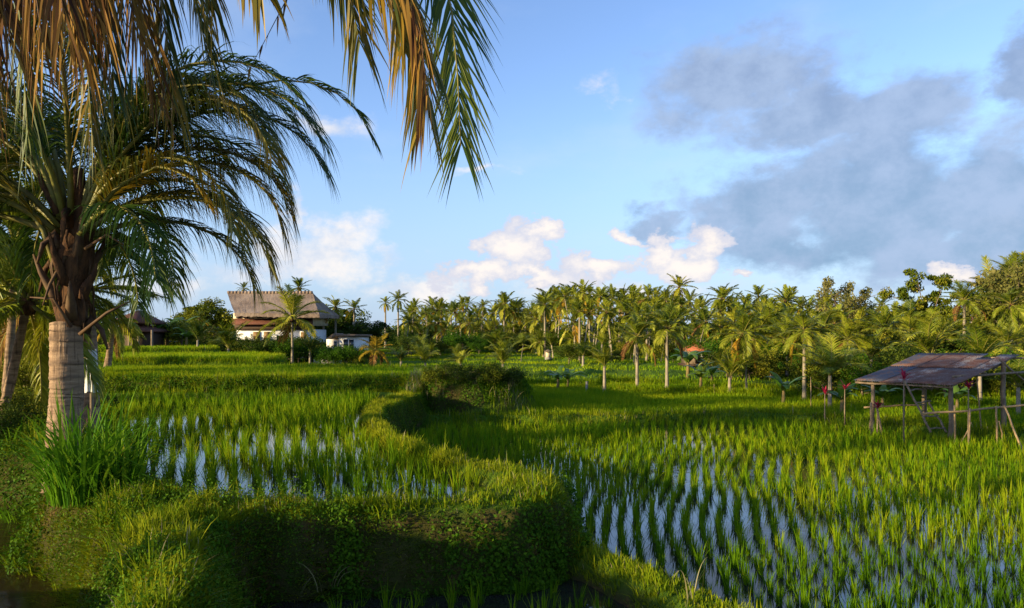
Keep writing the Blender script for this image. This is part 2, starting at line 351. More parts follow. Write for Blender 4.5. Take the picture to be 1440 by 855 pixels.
sheet('paddy_water',lw,0.,water('lower_paddy_water',(.018,.017,.014),ior=1.6,bump=.003),'blue-grey reflecting water lying under the rice of the lower right paddy')
dw=[(-2.2,-3),(-2.4,4.6),(-3.5,6.5),(-4.2,7.5),(-5.1,8.3),(-5.6,8.8),(-5.9,9.4),(-6.2,10.2),(-7.2,11.1),(-8.7,11.7),(-40,11.6),(-40,5),(-4.3,4.8),(-4.0,-3)]
sheet('stream',dw,-.06,water('muddy_stream_water',(.022,.013,.006),rough=.12,ior=1.33,bump=.01),'muddy brown stream in the ditch at the bottom left corner')
sheet('paddy_water',[(10.2,38.3),(13.6,38.0),(13.8,40),(10.4,40.6)],.47,water('far_paddy_water',(.05,.05,.05),ior=1.6,rough=.1),'small pale strip of open water between the palms beyond the right paddy')

# ------------------------------------------------------------------ blades
def blades(P, h, w, az, lean, up, rnd, mat=0, mb=None):
    """P roots Nx3, h length, w width, az lean azimuth, lean/up: how far it bends / rises"""
    N=len(P); P=np.asarray(P); d=np.stack([np.cos(az),np.sin(az),np.zeros(N)],-1)
    side=np.stack([-np.sin(az+rng.normal(0,.7,N)),np.cos(az),np.zeros(N)],-1); side/=np.linalg.norm(side,axis=1)[:,None]
    out=[]
    Z=np.array([0,0,1.])
    for t,ww in ((0,.8),(.38,1.),(.72,.7)):
        c=P+d*(h*lean*(t**1.8))[:,None]+Z*(h*up*(t-.35*np.clip(lean,0,1.2)*t*t*1.2))[:,None]
        out.append(c-side*(w*ww/2)[:,None]); out.append(c+side*(w*ww/2)[:,None])
    c=P+d*(h*lean)[:,None]+Z*(h*up*(1-.42*np.clip(lean,0,1.2)))[:,None]; out.append(c)
    v=np.stack(out,1).reshape(-1,3)
    b=np.arange(N)[:,None]*7
    q=np.concatenate([b+np.array([[0,1,3,2]]),b+np.array([[2,3,5,4]])]); t=b+np.array([[4,5,6]])
    mb=mb or MB(); mb.add(v,[q,t],mat,np.repeat(rnd,7)); return mb

def scatter_poly(poly,dens,margin=0,bbox=None):
    p=np.array(poly); x0,y0=p.min(0); x1,y1=p.max(0)
    if bbox: x0,y0,x1,y1=max(x0,bbox[0]),max(y0,bbox[1]),min(x1,bbox[2]),min(y1,bbox[3])
    n=int((x1-x0)*(y1-y0)*dens); x=rng.uniform(x0,x1,n); y=rng.uniform(y0,y1,n)
    k=sdf(poly,x,y)>margin; return x[k],y[k]
def inview(x,y,m=.12): return (np.abs(x)<y*(.72+m)+.6)

# ---- rice tufts
def tuft_arrays(P,nb,h,mb,spread=.5,wd=.009):
    """P Nx3 tuft roots; nb blades each"""
    N=len(P); PP=np.repeat(P,nb,0); n=N*nb
    hh=np.repeat(h*rng.uniform(.7,1.2,N)*(1+.35*fbm(P[:,0],P[:,1],.45)),nb)*rng.uniform(.6,1.1,n)
    az=rng.uniform(0,2*math.pi,n); r=rng.uniform(0,.03,n)
    PP=PP+np.stack([r*np.cos(az),r*np.sin(az),np.zeros(n)],-1)
    lean=np.abs(rng.normal(.05,spread*.55,n))+.03
    rn=np.clip(np.repeat(rng.normal(.5,.17,N)+.25*fbm(P[:,0]+4,P[:,1],.3),nb)+rng.normal(0,.17,n),0,1)
    blades(PP,hh,np.full(n,wd)*rng.uniform(.8,1.3,n),az,lean,np.ones(n),rn,0,mb)
def rowgrid(poly,ang,du,dv,jit,margin,z):
    p=np.array(poly); c=p.mean(0); rad=np.max(np.linalg.norm(p-c,axis=1))
    u=np.arange(-rad,rad,du); v=np.arange(-rad,rad,dv); Ug,Vg=np.meshgrid(u,v)
    Ug=Ug+.16*np.sin(Vg*.42+Ug*.15)+.07*np.sin(Vg*1.3+Ug)+rng.normal(0,jit*.6,Ug.shape); Vg=Vg+rng.normal(0,jit*1.3,Ug.shape)+(np.round(Ug/du)%2)*dv*.4
    x=c[0]+Ug.ravel()*math.cos(ang)+Vg.ravel()*math.sin(ang)*-1*-1
    x=c[0]+Ug.ravel()*math.cos(ang)+Vg.ravel()*math.sin(ang); y=c[1]-Ug.ravel()*math.sin(ang)+Vg.ravel()*math.cos(ang)
    k=(sdf(poly,x,y)>margin)&inview(x,y)&(rng.random(x.shape)>.025)
    x,y=x[k],y[k]; return np.stack([x,y,np.full(len(x),z)],-1)
RICE_L=[(.9,9.0),(.75,8.6),(1.25,7.9),(1.75,7.2),(2.15,6.4),(2.4,5.2),(30,5.2),(30,16.8),(13,17.0),(11,18.0),(9.8,19.5),(8.8,20.7),(7.8,21.6),(5,21.4),(3,20.8),(-2.3,20.9),(-2.7,17.8),(-2.35,15.5),(-1.55,13.1),(-.65,11.7),(.15,10.7),(.85,9.8)]
RL=rowgrid(RICE_L,R(15),.23,.205,.036,.05,-.05)
RU=rowgrid(UW,R(-24),.27,.21,.03,.16,.64)
# an open gap of water in the upper paddy near the left
g1=np.hypot(RU[:,0]+5.4,(RU[:,1]-11.6)*.35)<.42
RU=RU[~(g1&(rng.random(len(RU))<.8))]
NOOK=[(-2.0,5.9),(1.25,5.9),(.95,7.0),(.35,7.5),(-.3,7.1),(-1.5,6.95)]
RN=rowgrid(NOOK,R(5),.27,.24,.05,.03,-.06)
allr=np.concatenate([RL,RU,RN]); srcid=np.concatenate([np.zeros(len(RL)),np.ones(len(RU)),np.full(len(RN),2)])
# apparent size: nearest ones in frame
yb=HZ+F*(CAMZ-allr[:,2]-.3)/allr[:,1]; pxx=720+F*allr[:,0]/allr[:,1]
vis=(yb<870)&(pxx>-20)&(pxx<1460)
order=np.argsort(np.where(vis,allr[:,1],1e9)); near=order[:290]
mask=np.zeros(len(allr),bool); mask[near]=True
protos=[]
for k in range(8):  # eight different tufts
    mb=MB(); tuft_arrays(np.zeros((1,3)),22 if k<5 else 14,.37 if k<5 else .33,mb,.40,.009)
    protos.append(mb.mesh('rice_tuft',[M['rice']]))
lab={0:('young rice tuft in the flooded rows of the lower paddy closest to the camera','rice tufts at the near edge of the lower paddy'),
     1:('rice tuft at the near edge of the raised upper paddy behind the grassy bank','rice tufts at the near edge of the upper paddy'),
     2:('small rice tuft in the shaded wet nook below the dark earth bank','rice tufts in the shaded nook')}
for i in near:
    s=int(srcid[i]); k=random.randrange(5) if s!=2 else 5+random.randrange(3)
    o=bpy.data.objects.new('rice_tuft',protos[k]); o.location=allr[i]; o.rotation_euler=(0,0,random.uniform(0,6.28)); sc=random.uniform(.7,1.2); o.scale=(sc*random.uniform(.85,1.25),sc,sc*random.uniform(.85,1.12))
    link(tag(o,lab[s][0],'rice plant',lab[s][1]))
mb=MB(); rest=allr[~mask & inview(allr[:,0],allr[:,1],.1)]
dd_=rest[:,1]
for lo,hi,nb,wd in ((0,11,18,.009),(11,15,14,.011),(15,19,11,.014),(19,99,9,.018)):
    k=(dd_>=lo)&(dd_<hi)
    ku=k&(rest[:,2]>.3); kl=k&(rest[:,2]<=.3)
    if ku.any(): tuft_arrays(rest[ku],nb,.43,mb,.40,wd)
    if kl.any(): tuft_arrays(rest[kl],nb,.365,mb,.38,wd)
tag(mb.obj('rice_plants',[M['rice']]),'rows of bright green young rice standing in the two flooded paddies',kind='stuff')

# ---- far crop
mb=MB()
def crop(x,y,h,w,mb,lean=.25):
    z=hq(x,y); n=len(x); rn=np.clip(.5+.6*fbm(x,y,.5)+rng.normal(0,.14,n),0,1)
    blades(np.stack([x,y,z-.02],-1),h*rng.uniform(.7,1.2,n),np.full(n,w)*rng.uniform(.7,1.3,n),rng.uniform(0,6.28,n),np.abs(rng.normal(lean,.15,n)),np.ones(n),rn,0,mb)
L1=[(-.8,21.9),(3,21.7),(5,22.3),(7.8,22.6),(9.5,21.7),(10.6,20.2),(12,18.9),(16,18),(30,17.6),(40,26),(16,27),(12,29),(9,34),(4,36),(-2,36.5),(-3,31)]
for poly,dens,h,w,bb in ((L1,330,.30,.016,None),([(x,y) for x,y in U2],230,.28,.016,(-26,23,1,34)),(U3,150,.3,.02,(-36,33,-10,46)),(U4,80,.32,.03,(-48,44,-19,62))):
    x,y=scatter_poly(poly,dens,.0,bb); k=inview(x,y,.06); crop(x[k],y[k],h,w,mb)
x=rng.uniform(-30,80,150000); y=34+66*rng.random(150000)**.8; k=inview(x,y,.04)&(sdf(U2,x,y)<0)&(sdf(U3,x,y)<0)&(sdf(U4,x,y)<0)&(fbm(x,y,.12)>-.45)
crop(x[k],y[k],.2,.045,mb)
tag(mb.obj('rice_crop',[M['ricefar']]),'short dense green crop covering the terraces behind the two flooded paddies',kind='stuff')

# ---- bank grass
mg=MB()
def bank(x,y,h,w,hang=.8,mb=mg,rb=0,hs=None,dead=.04):
    z=hq(x,y); e=.07
    gx=(hq(x+e,y)-hq(x-e,y))/(2*e); gy=(hq(x,y+e)-hq(x,y-e))/(2*e); s=np.hypot(gx,gy)
    n=len(x); az0=np.arctan2(-gy,-gx); az=np.where(s>.5,az0+rng.normal(0,.9,n),rng.uniform(0,6.28,n))
    steep=ss(.5,2.5,s)
    clump=.82*(.45+1.25*np.clip(fbm(x,y,3.1)+.4,0,1.2))*np.exp(rng.normal(0,.22,len(x)))
    hh=h*rng.uniform(.5,1.25,n)*clump
    lean=np.abs(rng.normal(.35,.25,n))+steep*hang*.45
    up=1-.55*steep
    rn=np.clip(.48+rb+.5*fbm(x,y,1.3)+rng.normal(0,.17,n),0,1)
    d=rng.random(n)<dead
    for sel,mat in ((~d,0),(d,1)):
        blades(np.stack([x,y,z-.015],-1)[sel],hh[sel],np.full(sel.sum(),w)*rng.uniform(.6,1.3,sel.sum()),az[sel],lean[sel],up[sel],rn[sel],mat,mb)
def band(poly_fn,lo,hi,bb,n):
    x=rng.uniform(bb[0],bb[2],n); y=rng.uniform(bb[1],bb[3],n); d=poly_fn(x,y); k=(d>lo)&(d<hi); return x[k],y[k]
notwater=lambda x,y: sdf(UW,x,y)<.06
# near platform top + lip
x,y=band(lambda a,b:sdf(U,a,b),-.02,1.6,(-6.5,3.8,.7,10.5),75000); k=notwater(x,y)&inview(x,y); x,y=x[k],y[k]
bank(x,y,.115,.010,rb=.2)
x,y=band(lambda a,b:sdf(U,a,b),-.15,1.4,(-6.2,3.8,-1.4,8.3),70000); k=notwater(x,y); x,y=x[k],y[k]
bank(x,y,.16,.012,rb=.28,dead=.05)  # ridge blades tinted lighter, sunlight put into their colour
# a second, leafier, taller layer on the lip of the front and corner
x,y=band(lambda a,b:sdf(U,a,b),-.06,.35,(-3,4.,.7,10.5),42000); bank(x,y,.14,.010,rb=.16,dead=.05)  # lip blades brightened in colour to look sunlit
x,y=band(lambda a,b:sdf(U,a,b),-.1,.5,(-6,3.8,.7,12),3000); k=notwater(x,y); bank(x[k],y[k],.24,.012,.5,rb=.25,dead=.15)
# walls of front (sparser so soil shows)
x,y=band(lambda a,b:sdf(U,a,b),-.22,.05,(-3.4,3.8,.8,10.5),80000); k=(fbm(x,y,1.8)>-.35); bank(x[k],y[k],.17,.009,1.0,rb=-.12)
# s bund and its wall
x,y=band(lambda a,b:sdf(U,a,b),-.12,.75,(-4.6,10.,.2,23.3),330000); k=notwater(x,y)&(rng.random(len(x))<np.clip(14/y,0,1)); x,y=x[k],y[k]; bank(x,y,.12,.012,rb=.4,dead=.01)
# left flank of ridge and grove ground
x,y=band(lambda a,b:sdf(U,a,b),-.3,.5,(-7.5,4.,-2.6,10.8),60000); bank(x,y,.2,.012,rb=.1)
x,y=band(lambda a,b:sdf(U,a,b),-.3,.5,(-10.5,8.,-5.4,12.6),60000); bank(x,y,.26,.013,rb=-.1); x,y=band(lambda a,b:sdf(U,a,b),-.35,.2,(-10.5,8.,-5.4,12.6),40000); LEFTW=(x,y)
x=rng.uniform(-16,-4.5,60000); y=rng.uniform(9,23.4,60000); k=(sdf(UW,x,y)<.05)&(sdf(U,x,y)>0)&inview(x,y); bank(x[k],y[k],.28,.014,rb=-.05)
# little foreground bund
x=rng.uniform(.1,2.9,30000); y=rng.uniform(4.5,8.9,30000); d=dline(LB,x,y); k=(d<.40)&(hq(x,y)>.02)&~((fbm(x,y,1.4)>.12)&(d>.18)&(x<1.4)); bank(x[k],y[k],.15,.011,rb=.28)
# L0/L1 bund, front of U2, U3, U4
x,y=band(lambda a,b:-dline(BL,a,b),-.55,0,(-2.5,16.5,24,23),130000); k=inview(x,y); bank(x[k],y[k],.26,.014,rb=.05)
x,y=band(lambda a,b:sdf(U2,a,b),-.3,.9,(-18,22,1.2,33),420000); d_=sdf(U2,x,y); k=((d_<.12)&(fbm(x,y,.9)>-.3))|((d_<.5)&(rng.random(len(x))<.25)); x,y,d_=x[k],y[k],d_[k]; k=d_<.1; bank(x[k],y[k],.22,.015,rb=-.22); bank(x[~k],y[~k],.26,.015,rb=.3)  # face blades darker, top edge lighter: shade and sunlight put into colour
x,y=band(lambda a,b:sdf(U3,a,b),-.4,.5,(-26,32,-10,42),90000); k=sdf(U3,x,y)<.05; bank(x[k],y[k],.2,.02,rb=-.25); bank(x[~k],y[~k],.25,.02,rb=.25)  # same shaded face and sunlit top, in the blade colour
x,y=band(lambda a,b:sdf(U4,a,b),-.4,.5,(-42,43,-19,50),60000); k=sdf(U4,x,y)<.05; bank(x[k],y[k],.2,.028,rb=-.25); bank(x[~k],y[~k],.25,.028,rb=.25)  # again face shade and top sunlight tinted into the blades
x,y=band(lambda a,b:sdf(S1,a,b),-.5,.5,(-4,24,24,37),110000); k=inview(x,y); bank(x[k],y[k],.3,.02,rb=-.1)
x,y=band(lambda a,b:sdf(S1b,a,b),-.5,.5,(4,22,24,33),90000); k=inview(x,y); bank(x[k],y[k],.28,.02,rb=-.05)
# garden ground behind the shelter
x=rng.uniform(9,34,50000); y=rng.uniform(18,30,50000); k=inview(x,y)&(dline(BL,x,y)>.2)&(sdf(BLP,x,y)>0); bank(x[k],y[k],.26,.018,rb=-.1)
x,y=band(lambda a,b:sdf(U,a,b),-.35,.1,(-6,4.2,-2.2,8.6),40000); bank(x,y,.2,.012,.5,rb=.15)
tag(mg.obj('bank_grass',[M['grass'],M['dry']]),'uneven lit grass and dry blades covering the earth banks between paddies',kind='stuff')

# ---- weeds: small round leaves creeping on the walls
def leaves(P,size,mat,mb,nrm=None,rb=0,asp=.6):
    n=len(P); a=rng.normal(size=(n,3)); 
    if nrm is not None: a=a*.8+nrm
    a/=np.linalg.norm(a,axis=1)[:,None]; b=np.cross(a,rng.normal(size=(n,3))); b/=np.linalg.norm(b,axis=1)[:,None]; c=np.cross(a,b)
    s=size*rng.uniform(.6,1.4,n)
    v=np.stack([P-b*s[:,None]*.5,P+c*s[:,None]*asp*.5+a*s[:,None]*.1,P+b*s[:,None]*.5,P-c*s[:,None]*asp*.5+a*s[:,None]*.1],1).reshape(-1,3)
    k=np.arange(n)[:,None]*4; rn=np.clip(.5+rb+rng.normal(0,.2,n),0,1)
    mb.add(v,[k+np.array([[0,1,2]]),k+np.array([[0,2,3]])],mat,np.repeat(rn,4))
mw=MB()
def weeds(x,y,size,lift=.05,rb=0):
    z=hq(x,y)+rng.uniform(0,lift,len(x)); e=.07
    gx=(hq(x+e,y)-hq(x-e,y))/(2*e); gy=(hq(x,y+e)-hq(x,y-e))/(2*e)
    nr=np.stack([-gx,-gy,np.ones(len(x))],-1); nr/=np.linalg.norm(nr,axis=1)[:,None]
    P=np.stack([x,y,z],-1)+nr*rng.uniform(0,lift,len(x))[:,None]
    leaves(P,size,0,mw,nr,rb)
x,y=band(lambda a,b:sdf(U,a,b),-.26,.12,(-3.4,3.8,.8,23),330000); k=(fbm(x+3,y,2.2)+.5*fbm(x,y,7)>-.32); weeds(x[k],y[k],.03,.09)
x,y=band(lambda a,b:sdf(U,a,b),-.1,1.2,(-6.6,3.8,-1.6,8),50000); k=notwater(x,y)&(fbm(x+7,y,1.2)>-.05); k=k&(rng.random(len(x))<.7); weeds(x[k],y[k],.026,.15,.2)
x,y=band(lambda a,b:sdf(U2,a,b),-.35,.15,(-18,21.5,1.2,28),150000); k=(fbm(x,y+5,.8)>-.2); weeds(x[k],y[k],.06,.1)
x,y=band(lambda a,b:sdf(U,a,b),-.3,.1,(-7.5,4.,-3,10.5),26000); weeds(x,y,.035,.06,.1)
x,y=band(lambda a,b:sdf(U,a,b),-.24,.1,(-3.2,6.3,1.0,9.5),9000); k=(fbm(x,y+9,3)>0); cx_,cy_=x[k][:700],y[k][:700]
ox=np.repeat(cx_,14)+rng.normal(0,.035,len(cx_)*14); oy=np.repeat(cy_,14)+rng.normal(0,.02,len(cx_)*14); weeds(ox,oy,.042,.10,.12)
weeds(*LEFTW,.05,.15,-.05)
tag(mw.obj('creeping_weeds',[M['weed']]),'small-leaved creeping weeds matted over the shaded brown bank faces',kind='stuff')

# ------------------------------------------------------------------ tall grass clumps
def grass_clump(loc,n,h,w,label,name='tall_grass_clump',rad=.25,mat='cane',lean=.55,cat='grass clump'):
    t=thing(name,loc,label,cat)
    mb=MB(); az=rng.uniform(0,6.28,n); r=rad*np.sqrt(rng.random(n)); P=np.stack([r*np.cos(az),r*np.sin(az),np.zeros(n)],-1)
    # long arching blades, 7 segments
    hh=h*rng.uniform(.45,1.15,n); ln=np.abs(rng.normal(lean,.3,n))+.1; aa=az+rng.normal(0,.8,n)
    d=np.stack([np.cos(aa),np.sin(aa),np.zeros(n)],-1); side=np.stack([-np.sin(aa+rng.normal(0,.6,n)),np.cos(aa),np.zeros(n)],-1)
    K=8; rows=[]
    for k in range(K):
        tt=k/(K-1); c=P+d*(hh*ln*tt**1.7)[:,None]*.8+np.array([0,0,1])*(hh*(tt-.55*ln*tt**3))[:,None]
        wd=w*math.sin(math.pi*min(.97,.18+tt*.8))**.8
        rows+= [c-side*wd/2,c+side*wd/2]
    v=np.stack(rows,1).reshape(-1,3); b=np.arange(n)[:,None]*2*K
    q=np.concatenate([b+np.array([[2*k,2*k+1,2*k+3,2*k+2]]) for k in range(K-1)])
    mb.add(v,[q],0,np.repeat(np.clip(rng.normal(.5,.22,n),0,1),2*K))
    mb.obj('blades',[M[mat]],t); return t
gz=lambda x,y: float(hq(np.array([x]),np.array([y]))[0])
grass_clump((-4.72,7.92,gz(-4.6,8.1)-.05),260,1.3,.026,'big clump of long arching green blades in front of the ringed palm trunk',rad=.35)
grass_clump((-4.3,7.95,gz(-4.3,7.95)-.02),80,1.05,.024,'upright tall grass clump right of the palm trunk beside the upper paddy',rad=.22,lean=.35)
grass_clump((-5.1,8.25,gz(-5.1,8.35)-.1),150,1.15,.024,'low drooping grass clump hanging over the brown stream',rad=.28,lean=.8)
grass_clump((-7.9,11.6,gz(-7.9,11.6)-.03),70,.7,.03,'dark shaded grass clump among the trunks of the left palm grove',rad=.4,lean=.6)
grass_clump((-7.2,10.6,gz(-7.2,10.6)-.03),70,.6,.03,'broad shaded grass clump at the head of the brown stream',rad=.4,lean=.7)
grass_clump((1.6,6.35,.15),9,.75,.01,'few pale dry stalks rising from the little earth bund at the bottom',rad=.12,mat='dry',lean=.5,name='dry_grass',cat='dry grass')
grass_clump((-1.75,6.75,.2),8,.5,.009,'thin dry stems leaning out of the shaded bank wall',rad=.12,mat='dry',lean=1.1,name='dry_grass',cat='dry grass')

for x_,y_,n_,h_,l_ in ((-3.35,6.2,45,.38,'short ragged grass tuft on the sunlit flank above the stream'),(-2.75,5.35,40,.34,'pale grass tuft nearest the bottom edge on the curved bank'),
    (-3.9,6.95,45,.42,'leaning grass tuft between the big clump and the muddy stream'),(-2.5,6.9,30,.32,'small grass tuft where the bank turns from its sunlit flank into shade'),(.35,8.0,40,.34,'grass tuft on the rounded nose of the curving bank'),(-1.3,7.45,26,.28,'small grass tuft on the lip above the dark bank wall')):
    grass_clump((x_,y_,gz(x_,y_)-.03),n_,h_,.013,l_,name='grass_tuft',rad=.16,mat='grass',lean=.6,cat='grass tuft')
# ------------------------------------------------------------------ bank shrubs (the overgrown mound)
def limbs(mb,base,h,n,spread,r0,mat=0):
    """simple branching; returns tips"""
    tips=[]
    tr=[np.array(base)+np.array([random.uniform(-.04,.04)*h*k/3,random.uniform(-.04,.04)*h*k/3,h*.55*k/3]) for k in range(4)]
    mb.tube(tr,np.linspace(r0,r0*.6,4),7,mat)
    for i in range(n):
        k=.35+.65*i/n; s=tr[0]*(1-k)+tr[-1]*k
        a=i*2.4+random.uniform(-.4,.4); L=h*random.uniform(.22,.38)*spread
        e=np.array([math.cos(a)*L,math.sin(a)*L,h*random.uniform(.12,.34)*(1.15-.3*k)+(h*.04)])
        m=s+e*.5+np.array([0,0,-.04*h]); t=s+e
        mb.tube([s,m,t],[r0*.38,r0*.26,r0*.1],5,mat); tips.append(t)
        for j in range(3):
            e2=np.array([random.gauss(0,1),random.gauss(0,1),random.uniform(0,1)])*L*.4
            u=m+(t-m)*random.random(); mb.tube([u,u+e2],[r0*.16,r0*.05],4,mat); tips.append(u+e2)
    return tips
def tree_meshes(h,n,spread,r0,nleaf,lsize,mat,clump=.16,flat=.75,seed=0):
    random.seed(seed); tb=MB(); tips=limbs(tb,(0,0,0),h,n,spread,r0)
    cb=MB(); tips=np.array(tips); m=len(tips); tips[:,2]=np.minimum(tips[:,2],.93*h)
    idx=rng.integers(0,m,nleaf); cs=h*clump*rng.uniform(.5,1.3,m)
    d=rng.normal(size=(nleaf,3)); d/=np.linalg.norm(d,axis=1)[:,None]; rr=rng.random(nleaf)**.45
    P=tips[idx]+d*(rr*cs[idx])[:,None]*np.array([1,1,flat])
    cr=rng.normal(0,.16,m)
    s=lsize
    a=rng.normal(size=(nleaf,3))*.9+d*.6+np.array([0,0,.5]); a/=np.linalg.norm(a,axis=1)[:,None]; b=np.cross(a,rng.normal(size=(nleaf,3))); b/=np.linalg.norm(b,axis=1)[:,None]; c=np.cross(a,b)
    sz=s*rng.uniform(.6,1.3,nleaf)[:,None]
    v=np.stack([P-b*sz*.5,P+c*sz*.3,P+b*sz*.5-a*sz*.15,P-c*sz*.3],1).reshape(-1,3); k=np.arange(nleaf)[:,None]*4
    rn=np.clip(.5+cr[idx]+rng.normal(0,.15,nleaf),0,1)
    cb.add(v,[k+np.array([[0,1,2,3]])],0,np.repeat(rn,4))
    return tb.mesh('trunk',[M['bark']]),cb.mesh('crown',[M[mat]])
# variants, unit height
TV={ 'round':[tree_meshes(1,12,1.1,.03,12000,.036,'tree',.13,.8,s) for s in (1,2)],
     'dark':[tree_meshes(1,12,1.15,.03,12000,.038,'treedark',.15,.8,s) for s in (3,4)],
     'pale':[tree_meshes(1,10,.9,.025,4200,.03,'treepale',.10,.8,s) for s in (5,6)],
     'tier':[tree_meshes(1,13,1.0,.025,9000,.032,'tree',.10,.35,s) for s in (8,)],
     'bush':[tree_meshes(1,10,1.7,.03,6000,.05,m_,.26,.8,s) for s,m_ in ((9,'tree'),(10,'treedark'),(11,'weed'))]}
def tree(kind,x,y,h,label,cat='tree',w=1.,name='broadleaf_tree',group=None,z=None,var=None):
    V=TV[kind]; tm,cm=V[(random.randrange(len(V)) if var is None else var)]
    z=gz(x,y)-.05 if z is None else z
    t=thing(name,(x,y,z),label,cat,random.uniform(0,6.28),group); t.scale=(h*w,h*w,h)
    a=link(bpy.data.objects.new('trunk',tm),t); b=link(bpy.data.objects.new('crown',cm),t); return t

# ------------------------------------------------------------------ palms
def frond_arr(path,mb,npair,L,w,start=.12,ang=50,g=.55,lm=0,rm=1,rr=.02,rb=0,miss=.0,seg=4,vee=.25,rsd=.12,keepside=0,rn_sides=5,sidev=None,taper=.62):
    """path: Nx3 rachis. leaflets on both sides."""
    P=np.asarray(path,float); s=np.concatenate([[0],np.cumsum(np.linalg.norm(np.diff(P,axis=0),axis=1))]); tot=s[-1]
    ip=lambda q: np.stack([np.interp(q,s,P[:,k]) for k in range(3)],-1)
    qr=np.linspace(0,tot,14); mb.tube(ip(qr),rr*(1-.85*np.linspace(0,1,14)),rn_sides,rm,True,.5)
    q=np.linspace(start,.995,npair); q=np.concatenate([q,q+.3/npair]) if keepside==0 else q
    sd=np.concatenate([np.ones(npair),-np.ones(npair)]) if keepside==0 else np.full(npair,keepside)
    k=rng.random(len(q))>=miss; q=q[k]; sd=sd[k]; q=np.clip(q+rng.normal(0,.15/npair,len(q)),0,.999)
    p=ip(q*tot); T=ip(np.clip(q*tot+.02*tot,0,tot))-ip(np.clip(q*tot-.02*tot,0,tot)); T/=np.linalg.norm(T,axis=1)[:,None]
    up=np.array([0,0,1.]); Sd=np.cross(T,up); nl=np.linalg.norm(Sd,axis=1)[:,None]
    # near vertical rachis: keep a stable side
    chord=P[-1]-P[0]; ref=np.cross(chord,up); ref/=np.linalg.norm(ref)+1e-9
    Sd=np.where(nl>.25,Sd/np.maximum(nl,1e-6),ref); flip=np.sign((Sd*ref).sum(1)); flip[flip==0]=1; Sd*=flip[:,None]
    if sidev is not None:
        sv=np.asarray(sidev,float); Sd=sv-T*(T@sv)[:,None]; Sd/=np.linalg.norm(Sd,axis=1)[:,None]
    Nn=np.cross(Sd,T); 
    prof=np.clip(np.minimum((q-start)/(1-start)*5+.45,1),0,1)*(1-taper*np.clip((q-.45)/.55,0,1)**1.6)
    n=len(q); Ln=L*prof*rng.uniform(.82,1.12,n)
    a=np.radians(ang-18*q+rng.normal(0,5,n))
    D=Sd*sd[:,None]*np.sin(a)[:,None]+T*np.cos(a)[:,None]+Nn*(vee*rng.uniform(.3,1.2,n))[:,None]
    D/=np.linalg.norm(D,axis=1)[:,None]
    gg=g*rng.uniform(.55,1.5,n); rows=[]; c=p.copy(); d=D.copy(); ws=[.6,1.,.9,.6,.3,.25]
    W=T-(T*d).sum(1)[:,None]*d; W/=np.linalg.norm(W,axis=1)[:,None]
    tw=rng.normal(0,.35,n)[:,None]; W=W*np.cos(tw)+np.cross(d,W)*np.sin(tw)
    for kk in range(seg):
        ww=w*ws[kk]; rows+=[c-W*ww/2,c+W*ww/2]
        c=c+d*(Ln/seg)[:,None]; d=d-up*(gg/seg)[:,None]*1.6; d/=np.linalg.norm(d,axis=1)[:,None]
    rows.append(c); m=2*seg+1; v=np.stack(rows,1).reshape(-1,3); b=np.arange(n)[:,None]*m
    qs=np.concatenate([b+np.array([[2*k2,2*k2+1,2*k2+3,2*k2+2]]) for k2 in range(seg-1)]); t=b+np.array([[2*seg-2,2*seg-1,2*seg]])
    mb.add(v,[qs,t],lm,np.repeat(np.clip(.5+rb+rng.normal(0,rsd,n)+.15*q,0,1),m))
def arc(base,az,e0,L,droop,n=16,side=0.):
    """rachis that leaves at elevation e0 and bends down with gravity"""
    p=np.array(base,float); pts=[p.copy()]; e=e0; a=az
    for k in range(n-1):
        st=L/(n-1); p=p+st*np.array([math.cos(a)*math.cos(e),math.sin(a)*math.cos(e),math.sin(e)]); pts.append(p.copy())
        e-=droop/(n-1)*(.5+1.1*k/(n-1)); e=max(e,-1.5); a+=side/(n-1)
    return np.array(pts)
def crown_mesh(nf,npair,L,seed,mats=('palm','rachis'),droop=(.5,1.35),emin=-.75,dead=3,lw=.036,ll=.30,seg=3,young=False,g=.42,rr=.016,miss=.05,rb=0):
    global rng
    keep=rng; rng=np.random.default_rng(seed); random.seed(seed)
    mb=MB()
    for k in range(nf):
        u=(k+.5)/nf; az=k*2.39996+random.uniform(-.3,.3)
        e0=(1.45-u*(1.45-emin))+random.uniform(-.12,.12) if not young else random.uniform(.75,1.45)
        Lk=L*random.uniform(.82,1.08)*(.72 if u<.12 else 1); dr=random.uniform(*droop)*(.6+.6*u)
        p=arc((0,0,0),az,e0,Lk,dr,12,random.uniform(-.4,.4))
        lm_=0 if young or u<.84 else random.choice((0,0,3,4))
        frond_arr(p,mb,npair,ll*L*random.uniform(.85,1.1),lw*L,start=.14,lm=lm_,g=g*(.8+u),rb=rb+.22*(u-.35)+random.uniform(-.12,.12),seg=seg,rr=rr*L,miss=miss,rn_sides=4)
    if not young:   # coconuts and fibre heart
        for k in range(9):
            a=random.uniform(0,6.28); r=.05*L; c=np.array([math.cos(a)*r,math.sin(a)*r,-.03*L-random.uniform(0,.05)*L])
            mb.tube([c+np.array([0,0,.03*L]),c+np.array([0,0,.015*L]),c-np.array([0,0,.015*L]),c-np.array([0,0,.03*L])],np.array([.008,.026,.026,.008])*L,6,2)
        mb.tube([(0,0,-.1*L),(0,0,0),(0,0,.1*L)],[.028*L,.05*L,.015*L],7,2)
    me=mb.mesh('crown',[M[mats[0]],M[mats[1]],M['fibre'],M['palmorange'],M['palmdead']]); rng=keep; return me
CV=[crown_mesh(17,30,1.,s,lw=.028,ll=.26,droop=(.4,1.15)) for s in (11,12,13,14)]+[crown_mesh(21,30,1.,s,lw=.03,ll=.27,droop=(.6,1.5),emin=-1.2,rb=.05) for s in (15,16,17)]
